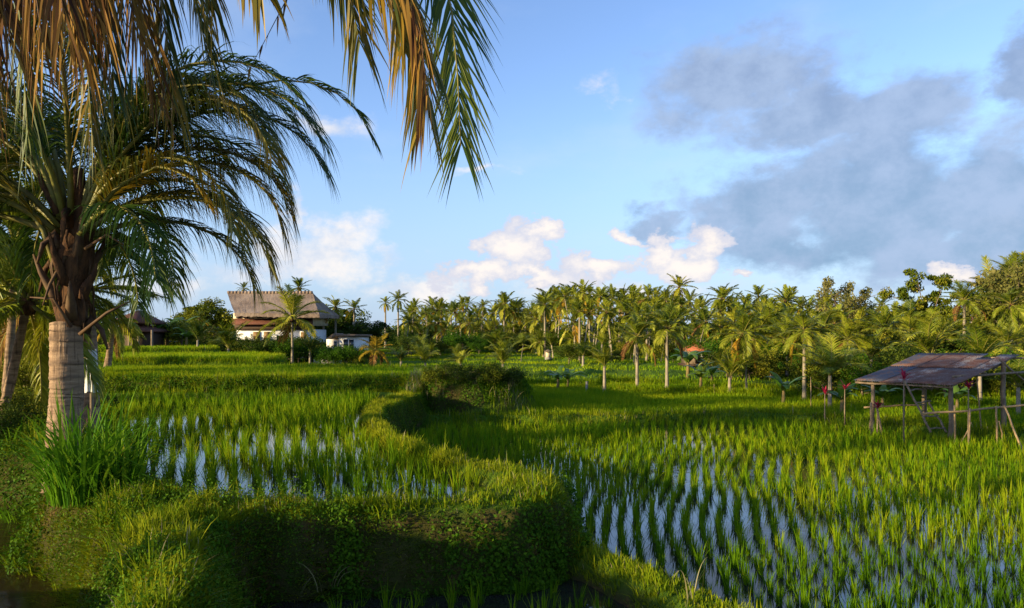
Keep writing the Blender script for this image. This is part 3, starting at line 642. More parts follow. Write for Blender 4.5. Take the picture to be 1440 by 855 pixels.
CVN=[crown_mesh(19,58,1.,s,lw=.015,seg=4,miss=.03) for s in (21,22,23)]+[crown_mesh(23,56,1.,s,droop=(.9,1.9),emin=-1.15,lw=.015,seg=4) for s in (24,25)]
CVH=[crown_mesh(19,85,1.,s,lw=.012,ll=.27,seg=5,miss=.03,g=.6) for s in (41,42)]
CVY=[crown_mesh(13,40,1.,s,young=True,droop=(.7,1.8),lw=.016,seg=4,dead=0) for s in (31,32,33)]
CVG=[crown_mesh(12,40,1.,s,mats=('palmgreen','rachis'),young=True,droop=(.6,1.6),lw=.016,seg=4) for s in (34,)]
CVO=[crown_mesh(16,34,1.,s,mats=('palmorange','rachis'),droop=(.8,1.8),lw=.03) for s in (35,)]
def trunk_unit(dx,r0=.014,bulge=1.6,m='trunkfar',nseg=10,name='trunk'):
    t=np.linspace(0,1,nseg); p=np.stack([dx*t**1.6,.0*t,t],-1); r=r0*(1+(bulge-1)*np.exp(-t*14))*(1-.25*t)
    mb=MB(); mb.tube(p,r,7,0); return mb.mesh('trunk',[M[m]],True)
TRN=[(dx,trunk_unit(dx)) for dx in (0,.06,.12,.2,.3)]
PG='coconut palms of the distant grove'
def palm(px,pyc,Y,rpx,label,kind='far',group=None,lean=None,z=None,cat='palm tree',name='coconut_palm',rt=1.):
    """px,pyc where the crown heart shows; Y distance; rpx frond reach"""
    c=at(px,pyc,Y); dx,tm=TRN[lean if lean is not None else random.choice((0,0,1,2,3))]
    rz=random.choice((0,math.pi))+random.uniform(-.5,.5)
    base_x,base_y=c.x,c.y; zb=gz(base_x,base_y)-.05 if z is None else z
    h=max(.25,c.z-zb); Rr=rpx*Y/F
    bx=c.x-dx*h*math.cos(rz); by=c.y-dx*h*math.sin(rz)
    t=thing(name,(bx,by,zb),label,cat,rz,group)
    a=link(bpy.data.objects.new('trunk',tm),t); thick=(.15*rt)/.014/ (1 if kind!='big' else 1); 
    rs=(.05+.0009*Y)/.014; a.scale=(rs if dx==0 else h,rs,h)
    if dx>0: a.scale=(h,rs,h)
    L={'far':CV,'near':CVN,'young':CVY,'green':CVG,'orange':CVO}[kind]
    b=link(bpy.data.objects.new('crown',random.choice(L)),t); b.location=(dx*h,0,h); s=Rr*1.15
    b.scale=(s,s,s*random.uniform(.9,1.1)); b.rotation_euler=(random.uniform(-.22,.22),random.uniform(-.22,.22),random.uniform(0,6.28))
    return t

# ------------------------------------------------------------------ palms that can be told apart
pk=0
def lst(rows,kind):
    for px,py,Y,r,lean,label in rows: palm(px,py,Y,r,label,kind,lean=lean)
lst([(955,404,88,22,0,'tallest solitary coconut palm with its crown clear of the grove against the cloud'),
     (1015,419,70,25,0,'tall full-crowned palm rising above the grove just behind the orange-roofed hut'),
     (1067,417,72,22,1,'tall palm with a flat windswept crown above the grove right of the orange roof'),
     (1105,430,66,20,0,'palm with upswept fronds between the windswept palm and the pale sparse tree'),
     (1163,430,62,20,0,'palm whose spiky crown shows just left of the pale sparse tree'),
     (1240,431,80,17,0,'small far palm crown in the gap between the pale sparse tree and the tiered tree'),
     (542,426,100,11,0,'thin small-crowned palm at the left end of the distant grove'),
     (560,422,95,16,0,'taller bare-stemmed palm beside the thin one at the left end of the distant grove'),
     (709,428,80,23,0,'large-crowned palm breaking the skyline in the middle of the distant grove'),
     (724,438,82,18,1,'palm close against the right side of the large-crowned skyline palm'),
     (420,405,80,20,0,'palm whose crown stands over the right end of the thatched roof'),
     (343,406,82,12,0,'palm with only its crown tip showing above the left end of the thatched ridge'),
     (924,418,78,19,1,'palm with arching dark fronds left of the tallest solitary palm'),
     (472,432,72,20,0,'bright-headed palm behind the dark trees right of the thatched house'),
     (498,434,74,17,0,'smaller palm at the right edge of the dark trees beside the white annex'),
     (455,440,70,16,0,'palm squeezed between the thatched roof corner and the dark trees'),
     (280,448,66,16,1,'palm crown half buried in the green tree left of the thatched house')],'far')
lst([(896,474,31.5,40,0,'mid-field palm with a thin pale trunk rising from the field edge in the centre'),
     (938,462,31,42,0,'taller mid-field palm with a white lower trunk beside the orange-roofed hut'),
     (1045,470,30,44,1,'fruiting palm with hanging lower fronds leaning over the right field edge'),
     (1131,465,27,44,0,'palm with reddish fruit and one upright spear frond left of the tin shelter'),
     (411,448,56,46,0,'full leafy palm standing in front of the thatched house wall'),
     (1356,422,38,34,0,'yellow-hearted palm directly above the tin shelter roof'),
     (1422,428,36,38,0,'tall palm with drooping fronds at the right edge of the picture'),
     (1280,446,46,34,0,'palm with upswept fronds left of the tiered tree above the shelter')],'near')
lst([(850,515,31.5,30,0,'small dark-green young palm with a short stem in the centre field'),
     (707,512,39,34,0,'young palm with a brown base beyond the end of the grassy terrace'),
     (648,512,39,26,0,'small dark young palm between two taller young ones beyond the terrace'),
     (598,510,39,30,0,'yellow-green young palm with open fronds beyond the terrace'),
     (1026,530,29.5,44,0,'broad young palm with a brown fibrous base at the right field edge'),
     (1167,528,24.5,60,0,'big low young palm spreading between the banana and the tin shelter'),
     (1309,500,27,62,0,'wide young palm with arching fronds directly behind the tin shelter'),
     (1378,505,25,52,0,'bushy young palm behind the right end of the tin shelter'),
     (1225,505,30,46,0,'young palm with golden fronds left of the shelter roof'),
     (321,490,52,40,0,'dark young palm with one upright spear against the thatched house'),
     (1432,545,22,52,0,'low young palm at the right picture edge behind the bamboo rail')],'young')
lst([(278,478,50,34,0,'low green palm with arching fronds in front of the trees left of the thatched house'),
     (352,494,57,24,0,'dark low palm against the left end of the white house wall'),(436,494,56,22,0,'small green palm between the thatched house and the white annex'),(564,508,40,20,0,'small blue-green young palm beside the orange-tinged palm'),
     (820,500,48,22,0,'low dark palm among the far terraces in the centre')],'green')
lst([(528,493,50,28,0,'orange-tinged drooping palm just right of the white annex')],'orange')

# the grove behind: many palms nobody can tell apart
random.seed(5)
gl='slender coconut palm massed in the distant grove under the clouds'
def grove(n,x0,x1,yf,Ya,Yb,ra,rb,group,label,kind='far'):
    for k in range(n):
        px=x0+(x1-x0)*(k+random.random())/n; Y=random.uniform(Ya,Yb)
        py=yf(px)+random.uniform(-6,14); palm(px,py,Y,random.uniform(ra,rb),label,kind,group)
yl=lambda px: np.interp(px,[570,640,700,760,800,840,900,960,1100,1200,1440],[434,434,437,430,418,418,422,430,426,422,406])
grove(34,572,770,yl,80,125,13,20,PG,gl)
grove(36,760,960,yl,62,110,16,24,PG,gl)
grove(18,960,1200,yl,60,95,18,26,PG,gl)
yl2=lambda px: yl(px)+24
grove(22,570,790,yl2,72,95,15,22,'lower palms at the front of the distant grove','shorter yellow-green palm along the front edge of the distant grove')
grove(24,800,1130,yl2,48,66,22,32,'lower palms at the front of the distant grove','shorter yellow-green palm along the front edge of the distant grove')
yl3=lambda px: 478
grove(14,1150,1450,lambda p:454,50,66,28,40,'tall palms above the thicket on the right','tall palm rising out of the thicket on the right side')
grove(5,1395,1470,lambda p:np.interp(p,[1390,1440],[415,385]),44,60,32,44,'tall palms above the thicket on the right','tall palm rising out of the thicket on the right side','near')
grove(34,560,1160,lambda p:488,50,80,15,26,'young palms filling the foot of the distant grove','young palm at the foot of the distant grove, fronds reaching the ground','young')
grove(12,1060,1290,lambda p:466,36,52,30,42,'palms crowding behind the tin shelter','palm with golden-green fronds in the dense thicket behind the tin shelter','near')
grove(9,1290,1450,lambda p:478,34,46,34,46,'palms crowding behind the tin shelter','palm with golden-green fronds in the dense thicket behind the tin shelter','near')
grove(9,740,880,lambda p:478,60,74,16,22,'lower palms at the front of the distant grove','shorter yellow-green palm along the front edge of the distant grove')

# ------------------------------------------------------------------ broadleaf trees
def T(kind,px,pytop,Y,label,w=1.,z=None,var=None,cat='tree',name='broadleaf_tree',group=None):
    x=(px-720)*Y/F; zt=CAMZ-(pytop-HZ)*Y/F; zb=gz(x,Y)-.05 if z is None else z
    return tree(kind,x,Y,zt-zb,label,cat,w,name,group,zb,var)
T('pale',1192,374,58,'pale sparse-leaved tree standing above the palms with sky showing through its twigs',.75,var=0)
T('pale',1172,420,58,'second pale tree, lower and denser, at the foot of the sparse one',.9,var=1)
T('tier',1307,362,46,'dark tree with tiered flat foliage layers above the shelter',.62)
T('pale',1432,328,42,'tall olive-brown tree cut by the right edge of the picture',.85,var=1)
T('round',1395,392,44,'rounded tree between the yellow-hearted palm and the right picture edge',.8)
T('round',288,420,72,'rounded green tree left of the thatched house',1.3)
T('round',268,432,74,'lower green tree at the left shoulder of the rounded one',1.1)
T('dark',482,430,78,'dark dense tree right of the thatched house',1.3,var=0)
T('dark',515,452,74,'low dark tree behind the white annex roof',1.4,var=1)
T('dark',447,442,76,'dark tree filling the gap behind the thatched roof corner',1.2,var=1)
T('round',1085,442,56,'round-headed green tree among the palms right of the orange roof',1.1)
T('dark',1108,458,44,'dark leafy tree behind the fruiting palm',1.2,var=0)
T('round',1252,428,58,'leafy tree filling the gap left of the tiered tree',1.2)
T('round',1215,452,40,'olive leafy tree behind the golden young palm',1.2)
T('dark',838,452,96,'dark evergreen behind the leaning palm trunks of the centre grove',1.6,var=0)
T('dark',1330,465,38,'dark leafy tree low behind the tin shelter',1.3,var=1)
for k in range(26):
    px=560+k*21+random.uniform(-8,8); Y=random.uniform(118,150)
    T(random.choice(('dark','round')),px,random.uniform(445,458),Y,'leafy tree closing the gaps low behind the distant palm grove',1.5,group='trees behind the palm grove')
for k in range(16):
    px=1050+k*27+random.uniform(-8,8); Y=random.uniform(56,80)
    T(random.choice(('dark','round','round')),px,random.uniform(440,462),Y,'leafy tree in the green wall behind the right-hand palms',1.4,group='trees behind the right-hand palms')
for k in range(12):
    px=-60+k*34+random.uniform(-8,8); Y=random.uniform(80,110)
    T(random.choice(('dark','round')),px,random.uniform(452,466),Y,'leafy tree on the far left skyline behind the pavilion',1.5,group='trees on the left skyline')
# bushes
def bushes(n,x0,x1,py,Ya,Yb,ha,hb,label,group):
    for k in range(n):
        px=x0+(x1-x0)*(k+random.random())/n; Y=random.uniform(Ya,Yb); x=(px-720)*Y/F
        tree('bush',x,Y,random.uniform(ha,hb),label,'bush',1.,'leafy_bush',group)
bushes(20,325,445,0,57,62,1.5,2.5,'dark garden bush at the foot of the thatched house','bushes in front of the thatched house')
bushes(9,448,520,0,54,56,.9,1.7,'low bush at the foot of the white annex stair','bushes below the white annex')
bushes(22,560,790,0,66,80,1.2,2.6,'bush under the palms at the back of the far terraces','undergrowth bushes of the distant grove')
bushes(24,1000,1200,0,36,48,1.0,2.2,'leafy bush between palm trunks right of the orange-roofed hut','undergrowth bushes of the right grove')
bushes(24,1150,1450,0,25,34,.9,1.9,'leafy bush in the thicket behind the tin shelter','undergrowth bushes behind the shelter')
bushes(10,190,330,0,58,66,1.4,2.6,'bush in the planting between the pavilion and the thatched house','bushes left of the thatched house')
bushes(12,800,990,0,50,62,.9,1.8,'low bush below the palms along the centre terraces','undergrowth bushes of the centre grove')
# mound shrubs
for px,y_,h,l in ((615,22.7,.95,'leafy shrub on the left shoulder of the overgrown terrace end'),(650,22.6,1.05,'shrub in the middle of the overgrown terrace end'),(690,22.8,1.1,'highest shrub capping the overgrown terrace end'),(716,23.1,.95,'shrub spilling down the right corner of the overgrown terrace end')):
    tree('bush',(px-720)*y_/F,y_,h*.8,l,'bush',.9,'leafy_bush',None,z=gz((px-720)*y_/F,y_+.2)-.25,var=(0 if px in (615,690) else 1))

mq=MB(); n_=900; x=rng.uniform(-3.4,.3,n_); y=rng.uniform(22.4,24.2,n_); tuftz=hq(x,y)
blades(np.stack([x,y,tuftz],-1),rng.uniform(.25,.6,n_),np.full(n_,.014),rng.uniform(0,6.28,n_),np.abs(rng.normal(.5,.3,n_)),np.ones(n_),np.clip(rng.normal(.6,.2,n_),0,1),0,mq)
tag(mq.obj('dry_grass',[M['dry']]),'pale dry grass tangled over the overgrown end of the terrace',kind='stuff')
# understory mass far behind the trunks
mbu=MB(); n=60000; x=rng.uniform(-90,190,n); y=rng.uniform(128,165,n); hh=rng.random(n)**1.3*(4.2+2.5*fbm(x,y,.08))
k=inview(x,y,.1); leaves(np.stack([x,y,hq(x,y)+hh],-1)[k],.55,0,mbu)
tag(mbu.obj('undergrowth',[M['treedark']]),'dark far-off undergrowth closing the horizon behind the palm trunks',kind='stuff')

# ------------------------------------------------------------------ banana plants, ti plants, tapioca
def leaf_blade(mb,path,w,mat=0,fold=.25,rnd=.5,tear=True):
    P=np.asarray(path); n=len(P); T_=np.gradient(P,axis=0); T_/=np.linalg.norm(T_,axis=1)[:,None]; up=np.array([0,0,1.])
    Sd=np.cross(T_,up); Sd/=np.linalg.norm(Sd,axis=1)[:,None]+1e-6; Nn=np.cross(Sd,T_)
    t=np.linspace(0,1,n); ww=w*np.sin(np.pi*np.clip(.06+.9*t,0,1))**.6*.5
    jag=1+ (rng.normal(0,.13,n) if tear else 0)
    L_=P-Sd*(ww*jag)[:,None]-Nn*(ww*fold)[:,None]; R_=P+Sd*(ww*jag)[:,None]-Nn*(ww*fold)[:,None]
    v=np.stack([L_,P,R_],1).reshape(-1,3); b=np.arange(n-1)[:,None]*3
    mb.add(v,[b+np.array([[0,1,4,3]]),b+np.array([[1,2,5,4]])],mat,rnd)
def banana(px,pyb,Y,h,label,n=8):
    x=(px-720)*Y/F; z=gz(x,Y)-.05; t=thing('banana_plant',(x,Y,z),label,'banana plant')
    mb=MB(); mb.tube([(0,0,0),(.02,0,h*.25),(.03,.01,h*.5)],[h*.05,h*.042,h*.03],9); mb.obj('stem',[M['stem']],t,True)
    mb=MB()
    for k in range(n):
        a=k*2.4+random.uniform(-.3,.3); p=arc((.02,0,h*.42),a,random.uniform(.7,1.45),h*random.uniform(.5,.8),random.uniform(1.2,2.4),12)
        leaf_blade(mb,p,h*.17,0,.3,np.clip(random.gauss(.5,.2),0,1))
    mb.obj('leaves',[M['banana']],t)
for a in ((784,0,33,1.5,'dark banana clump standing alone left of the small dark young palm'),
          (798,0,34,1.3,'lower banana plant leaning against the dark banana clump'),
          (985,0,31.5,1.6,'banana plant with bright torn leaves beside the white-trunked palm'),
          (967,0,38,2.2,'tall banana plant half hiding the orange-roofed hut'),(1000,0,33,1.3,'smaller banana plant right of the bright torn one'),
          (1101,0,25.5,1.5,'banana plant with long bare drooping leaf at the right field edge'),
          (1183,0,22.5,1.4,'banana plant with an upright pale leaf left of the tin shelter'),
          (235,0,58,3.4,'tall banana plant beside the dark pavilion'),(252,0,60,3.2,'banana plant in the middle of the left clump'),(224,0,61,2.8,'banana plant nearest the dark pavilion wall'),
          (262,0,56,2.2,'pale-leaved banana plant low in front of the left trees'),
          (1345,0,23.5,1.2,'banana plant seen under the tin shelter roof'),(1240,0,24,1.2,'banana plant behind the left post of the tin shelter')):
    banana(*a)
def ti_plant(px,pyt,Y,label,lean=0,zb=None):
    x=(px-720)*Y/F; zt=CAMZ-(pyt-HZ)*Y/F; z=gz(x,Y)-.03; h=zt-z
    t=thing('ti_plant',(x,Y,z),label,'ti plant')
    mb=MB(); mb.tube([(-lean,0,0),(-lean*.5,.01,h*.45),(0,0,h*.86)],[.02,.016,.012],6); mb.obj('stem',[M['wood']],t,True)
    mb=MB()
    for k in range(16):
        p=arc((0,0,h*.83+.006*k),k*2.4,random.uniform(.5,1.4),random.uniform(.14,.30),random.uniform(.3,1.9),6); leaf_blade(mb,p,.04,0,.2,random.random(),False)
    mb.obj('leaves',[M['redleaf']],t)
ti_plant(1271,515,16.9,'crimson ti plant rising in front of the rusty roof of the shelter',lean=0)
ti_plant(1362,530,16.9,'crimson ti plant in front of the right half of the shelter roof')
ti_plant(1188,538,20.5,'crimson ti plant left of the shelter with a tall cane')
ti_plant(1160,545,20.8,'dark crimson ti plant furthest left of the shelter')
ti_plant(1234,566,18.4,'low red ti plant at the foot of the left shelter post')

# ------------------------------------------------------------------ field shelter
def pole(mb,a,b,r,wob=.02,n=7,r2=None):
    a=np.array(a,float); b=np.array(b,float); t=np.linspace(0,1,6)[:,None]; L=np.linalg.norm(b-a)
    P=a+(b-a)*t+rng.normal(0,1,(6,3))*wob*np.sin(np.pi*t)*.6
    mb.tube(P,np.linspace(r,r2 or r*.85,6),n,0)
def W(px,py,Y): v=at(px,py,Y); return np.array([v.x,v.y,v.z])
FL=W(1203,534,19.6); FR=W(1340,541,17.6); BR=W(1430,499,19.4); BLc=W(1292,498,21.6)
org=W(1300,605,19.2)
sh=thing('field_shelter',tuple(np.array([org[0],org[1],0])),'open field shelter with a rusty corrugated tin roof on rough timber posts','shelter')
O0=np.array([org[0],org[1],0.])
def part(name,mb,mats,parent=sh,smooth=True): return mb.obj(name,mats,parent,smooth)
ns=7
for k in range(ns):
    for half in (0,1):
        u0,u1=k/ns-.004,(k+1)/ns+.012
        v0,v1=(0,.56) if half==0 else (.53,1)
        if half==1 and k in (5,): v1=.86
        v0-=random.uniform(0,.03) if half==0 else 0; v1+=random.uniform(-.02,.03)
        nu,nv=36,6; u=np.linspace(u0,u1,nu); v=np.linspace(v0,v1,nv); Ug,Vg=np.meshgrid(u,v,indexing='ij')
        e=lambda a,b:(FL*(1-a)[...,None]+FR*a[...,None])*(1-b)[...,None]+(BLc*(1-a)[...,None]+BR*a[...,None])*b[...,None]
        P=e(Ug,Vg)-O0; nrm=np.cross(FR-FL,BLc-FL); nrm/=np.linalg.norm(nrm); nrm*=np.sign(nrm[2])
        off=.016*np.sin(Ug*ns*2*math.pi*6)+half*.02+ (k%2)*.012 -.05*np.sin(np.pi*Vg)*.6+random.uniform(-.008,.008)
        P=P+nrm*off[...,None]
        i_=np.arange(nu-1)[:,None]*nv; j_=np.arange(nv-1)[None]
        q=np.stack([i_+j_,i_+nv+j_,i_+nv+j_+1,i_+j_+1],-1).reshape(-1,4)
        mb=MB(); mb.add(P.reshape(-1,3),[q]); o=part('roof_sheet',mb,[TIN[(0,0,1,2,3,1,3)[k] if half==0 else (0,3,1,1,2,3,2)[k]]])
        s=o.modifiers.new('thick','SOLIDIFY'); s.thickness=.004
def post(px,pyt,pyb,Y,r,dpx=0):
    a=W(px+dpx,pyt,Y)-O0; b=W(px,pyb,Y)-O0; b[2]=min(b[2],gz(b[0]+O0[0],b[1]+O0[1])-.1)
    mb=MB(); pole(mb,b,a,r); part('post',mb,[M['wood']])
post(1227,533,600,19.3,.055); post(1300,520,603,20.6,.07); post(1337,540,612,17.9,.065); post(1411,509,616,18.9,.07)
def beam(a,b,r,name='beam',mat='wood'):
    mb=MB(); pole(mb,a-O0,b-O0,r,.012); part(name,mb,[M[mat]])
dn=np.array([0,0,-.07])
beam(FL+dn,FR+dn,.03); beam(BLc+dn+np.array([0,0,-.02]),BR+dn+np.array([.25,0,-.02]),.03); 
beam((FL+BLc)/2+dn*1.5,(FR+BR)/2+dn*1.5,.028)
for u in (.02,.5,.98): beam(FL*(1-u)+FR*u+dn*.7,BLc*(1-u)+BR*u+dn*.7+(BR-FR)*.06,.026,'rafter')
beam(W(1340,530,18.2),W(1446,523,18.9),.035); beam(W(1405,505,18.6),W(1446,540,19.0),.025,'brace'); beam(W(1396,520,18.8),W(1428,500,19.3),.022,'brace')
beam(W(1280,548,20.),W(1312,546,20.),.03,'brace')

def prop(name,label,cat,pieces,mat='bamboo',pname='pole'):
    c=np.mean([p[0] for p in pieces],0); c[2]=0
    t=thing(name,tuple(c),label,cat)
    for a,b,r,pn in pieces:
        mb=MB(); pole(mb,a-c,b-c,r,.015); mb.obj(pn or pname,[M[mat]],t,True)
    return t
def gfoot(px,Y): x=(px-720)*Y/F; return np.array([x,Y,gz(x,Y)-.1])
prop('wooden_ladder','rough wooden ladder leaning into the middle of the tin shelter','ladder',
  [(W(1309,608,17.4),W(1271,533,17.9),.028,'rail'),(W(1331,608,17.9),W(1306,566,18.5),.028,'rail'),
   (W(1290,566,17.7),W(1309,564,18.3),.02,'rung'),(W(1298,586,17.6),W(1320,584,18.1),.02,'rung'),(W(1279,549,17.8),W(1299,547,18.4),.02,'rung'),(W(1306,603,17.5),W(1329,602,17.9),.02,'rung')],'wood')
prop('bamboo_fence','bamboo rail fence along the front of the shelter with thin bamboo uprights','fence',
  [(W(1297,582,17.0),W(1404,573,17.2),.028,'rail'),(W(1395,574,17.3),W(1520,562,17.0),.028,'rail'),
   (gfoot(1363,17.1),W(1364,574,17.05),.024,'upright'),(gfoot(1343,17.3),W(1342,570,17.15),.024,'upright'),(gfoot(1403,17.2),W(1401,571,17.15),.026,'upright'),
   (gfoot(1442,16.6),W(1412,570,17.1),.026,'prop'),(gfoot(1412,17.5),W(1405,592,17.3),.018,'prop'),(gfoot(1343,17.1),W(1366,594,17.2),.015,'prop')])
prop('bamboo_fence','back bamboo rail running left from the shelter ladder to the outer post','fence',
  [(W(1215,573,20.),W(1300,569,20.),.026,'rail'),(gfoot(1271,20.),W(1272,545,20.),.024,'upright'),(gfoot(1381,18.6),W(1373,531,18.6),.02,'upright'),(gfoot(1224,19.),W(1225,566,19.),.035,'upright'),(gfoot(1242,18.9),W(1232,566,19.1),.032,'prop')],'bamboo')

# ------------------------------------------------------------------ buildings
def bld(name,label,px,Y,z=None,cat='house'):
    x=(px-720)*Y/F; z=gz(x,Y) if z is None else z
    return thing(name,(x,Y,z),label,cat),np.array([x,Y,z])
class B:
    """adds boxes given by photo rectangle + distance/depth, relative to the thing"""
    def __init__(s,t,o): s.t=t; s.o=o
    def rect(s,name,x0,y0,x1,y1,Y,dep,mat,parent=None):
        a=W(x0,y0,Y); b=W(x1,y1,Y); zc=(a[2]+b[2])/2
        mb=MB(); c=np.array([(a[0]+b[0])/2,Y+dep/2,zc])-s.o
        mb.box(c,(abs(b[0]-a[0]),dep,abs(a[2]-b[2]))); return mb.obj(name,[M[mat]],parent or s.t)
def window(b,x0,y0,x1,y1,Y,pane='glass',frame='white',n=2):
    e=.9
    f=b.rect('window',x0,y0,x1,y1,Y-.08,.12,frame)
    w=(x1-x0)
    for k in range(n): b.rect('pane',x0+w*(k+.08)/n,y0+e,x0+w*(k+.92)/n,y1-e,Y-.11,.05,pane,f)
t,o=bld('thatched_house','two-storey white house under a broad hipped thatched roof','385' and 385,65); b=B(t,o)
def slab_roof(name,pts_e,pts_r,mat,th,parent,o,nseg=40,rag=.05,sag=.0):
    pass
# thatch: eave ring and ridge, a solid closed roof with ragged eave
ez=CAMZ-(441-HZ)*.065; rzg=CAMZ-(412-HZ)*.065
xl,xr=(321-720)*.065,(443-720)*.065
def thatch_roof():
    global ZR
    mb=MB(); y0,y1=64.0,71.5; ym=67.6
    rzg=CAMZ+(HZ-412)*.0676; rid=[np.array([(320-720)*.0676,ym,rzg]),np.array([(440-720)*.0676,ym,rzg-.03])]; ez=CAMZ+(HZ-440)*.064
    def grid(a,b_,c,d,nu,nv):   # a,b bottom; d,c top
        u=np.linspace(0,1,nu)[:,None,None]; v=np.linspace(0,1,nv)[None,:,None]
        P=(a*(1-u)+b_*u)*(1-v)+(d*(1-u)+c*u)*v
        P=P+rng.normal(0,.013,P.shape); P[:,0,2]-=np.abs(rng.normal(0,.05,nu)); P[...,2]-=.12*np.sin(np.pi*v[...,0])
        i=np.arange(nu-1)[:,None]*nv; j=np.arange(nv-1)[None]
        mb.add(P.reshape(-1,3)-o,[np.stack([i+j,i+nv+j,i+nv+j+1,i+j+1],-1).reshape(-1,4)])
    ZR=rzg; A=np.array([(330-720)*.064,y0,ez]); B_=np.array([(449-720)*.064,y0,ez-.12]); C=np.array([(449-720)*.064,y1,ez]); D=np.array([(330-720)*.064-.3,y1,ez])
    grid(A,B_,rid[1],rid[0],70,14); grid(B_,C,rid[1]+np.array([0,.1,0]),rid[1],40,14); grid(C,D,rid[0],rid[1],60,10); grid(D,A,rid[0],rid[0]+np.array([0,.05,0]),30,10)
    dz=np.array([0,0,-.28]); 
    for p,q_ in ((A,B_),(B_,C),(C,D),(D,A)): 
        grid(p*.995+q_*.005+dz,q_+dz,q_,p,60,3)
    mb.add(np.array([A,B_,C,D])-o+dz,[np.array([[0,1,2,3]])])
    r=mb.obj('thatched_roof',[M['thatch']],t,False)
    m2=MB()
    xs=np.linspace(rid[0][0],rid[1][0],26)
    for k in range(25): m2.tube([(xs[k]-o[0]+.02,ym-o[1],rzg-o[2]+.04),(xs[k+1]-o[0]-.03,ym-o[1],rzg-o[2]+.04+random.uniform(-.02,.02))],[.16,.14],7)
    m2.obj('ridge_cap',[M['thatch']],r,True)
thatch_roof()
b.rect('upper_wall',328,440,440,457,65.2,5.4,'cream'); b.rect('lower_wall',332,463,437,517,65.2,5.4,'white')
for x0 in (332,342,362,376,392,406,422): 
    b.rect('upper_window',x0,442,x0+6,447.5,65.1,.12,'glass')
# tiled skirt roof between the storeys (sloping)
mb=MB(); a0=W(326,455,64.4); a1=W(440,455,64.4); b0=W(326,448,65.15); b1=W(440,448,65.15)
for k in range(2): pass
mb.add(np.array([a0,a1,b1,b0,a0-[0,0,.1],a1-[0,0,.1],b1-[0,0,.1],b0-[0,0,.1]])-o,[np.array([[0,1,2,3],[7,6,5,4],[0,4,5,1],[1,5,6,2],[3,2,6,7],[0,3,7,4]])])
mb.obj('skirt_roof',[M['tile']],t)
b.rect('storey_shade_strip',330,456,438,463.5,64.9,.4,'dkwood')  # dark strip standing in for the shade between skirt roof and lower wall
b.rect('ledge',330,478.5,438,481,64.8,.5,'slab')
for x0,x1 in ((356,365),(371,379)): 
    f=b.rect('shutter',x0,466.5,x1,477.5,65.1,.1,'shutter')
window(b,388,471,400,478.2,65.2); window(b,422,466,431,477,65.2,'shutter','white',1)
b.rect('door',411,493,418.5,510,65.1,.1,'glass'); b.rect('door',344,494,352,511,65.1,.1,'dkwood')
window(b,424,489,436,499,65.2)
for px in (334,350,368,384,404,420,436): 
    b.rect('pillar',px-.9,482,px+.9,516,64.75,.2,'white')

t,o=bld('white_annex','small flat-roofed white annex with an outside stair right of the thatched house',478,58); b=B(t,o)
b.rect('wall',476,474,505,514,58.2,4,'white'); b.rect('side_wall',459,477,473,496,59.5,3,'white')
b.rect('roof_slab',472,470,507,473.2,57.8,4.8,'slab')
# gabled porch roof edge
mb=MB(); pts=[W(459,475,57.9),W(470,468.5,57.9),W(474,472,57.9),W(463,477,57.9)]
v=np.array(pts+[p+np.array([0,3,0]) for p in pts])-o; mb.add(v,[np.array([[0,1,2,3],[7,6,5,4],[0,4,5,1],[1,5,6,2],[2,6,7,3],[3,7,4,0]])]); mb.obj('porch_roof',[M['slab']],t)
window(b,482,476.5,498,492,58.2,n=2); window(b,469,479,474,491,58.2,n=1)
# stair wall: stepped white parapet going down to the left
mb=MB(); pts=[W(443,513,57.0),W(443,507,57.0),W(452,501,57.0),W(470,488,57.0),W(476,488,57.0),W(479,513,57.0)]
v=np.array(pts+[p+np.array([0,.9,0]) for p in pts])-o; n6=6
mb.add(v,[np.array([[0,1,2,3,4,5][::-1]]),np.array([[6,7,8,9,10,11]]),np.array([[k,(k+1)%6,(k+1)%6+6,k+6] for k in range(6)])]); mb.obj('stair_parapet',[M['white']],t)
for k in range(7): b.rect('step',446+k*3.4,505-k*2.5,450+k*3.4,513,57.95,.9,'slab')
for k in range(4): b.rect('baluster',441+k*2.0,505+k*.3,442+k*2.0,513,56.9,.1,'white')

def hip(mb,x0,x1,y0,y1,z0,z1,inset,o,th=.12):
    A=np.array([[x0,y0,z0],[x1,y0,z0],[x1,y1,z0],[x0,y1,z0]]); ym=(y0+y1)/2
    T_=np.array([[x0+inset,ym,z1],[x1-inset,ym,z1]]); v=np.concatenate([A,T_,A-[0,0,th]])-o
    mb.add(v,[np.array([[0,1,5,4],[2,3,4,5],[6,9,8,7],[0,6,7,1],[1,7,8,2],[2,8,9,3],[3,9,6,0]]),np.array([[1,2,5],[3,0,4]])])
t,o=bld('garden_pavilion','dark two-tiered tile-roofed pavilion behind the left palms',197,55); b=B(t,o)
s_=.055
mb=MB(); hip(mb,(168-720)*s_,(212-720)*s_,53.5,57.5,CAMZ+(HZ-453)*s_,CAMZ+(HZ-436)*s_,1.1,o); mb.obj('upper_roof',[M['tile']],t)
mb=MB(); hip(mb,(163-720)*s_,(217-720)*s_,53,58,CAMZ+(HZ-465)*s_,CAMZ+(HZ-455)*s_,1.0,o); mb.obj('lower_roof',[M['tile']],t)
b.rect('wall',174,464,208,505,54.5,2.5,'dkwood'); b.rect('upper_wall',178,451,205,456,54.4,2.4,'dkwood')
for px in (168,181,194,213): b.rect('column',px-1,464,px+1,506,53.3,.15,'wood')
b.rect('plinth',165,496,216,508,53.1,4.2,'stone')

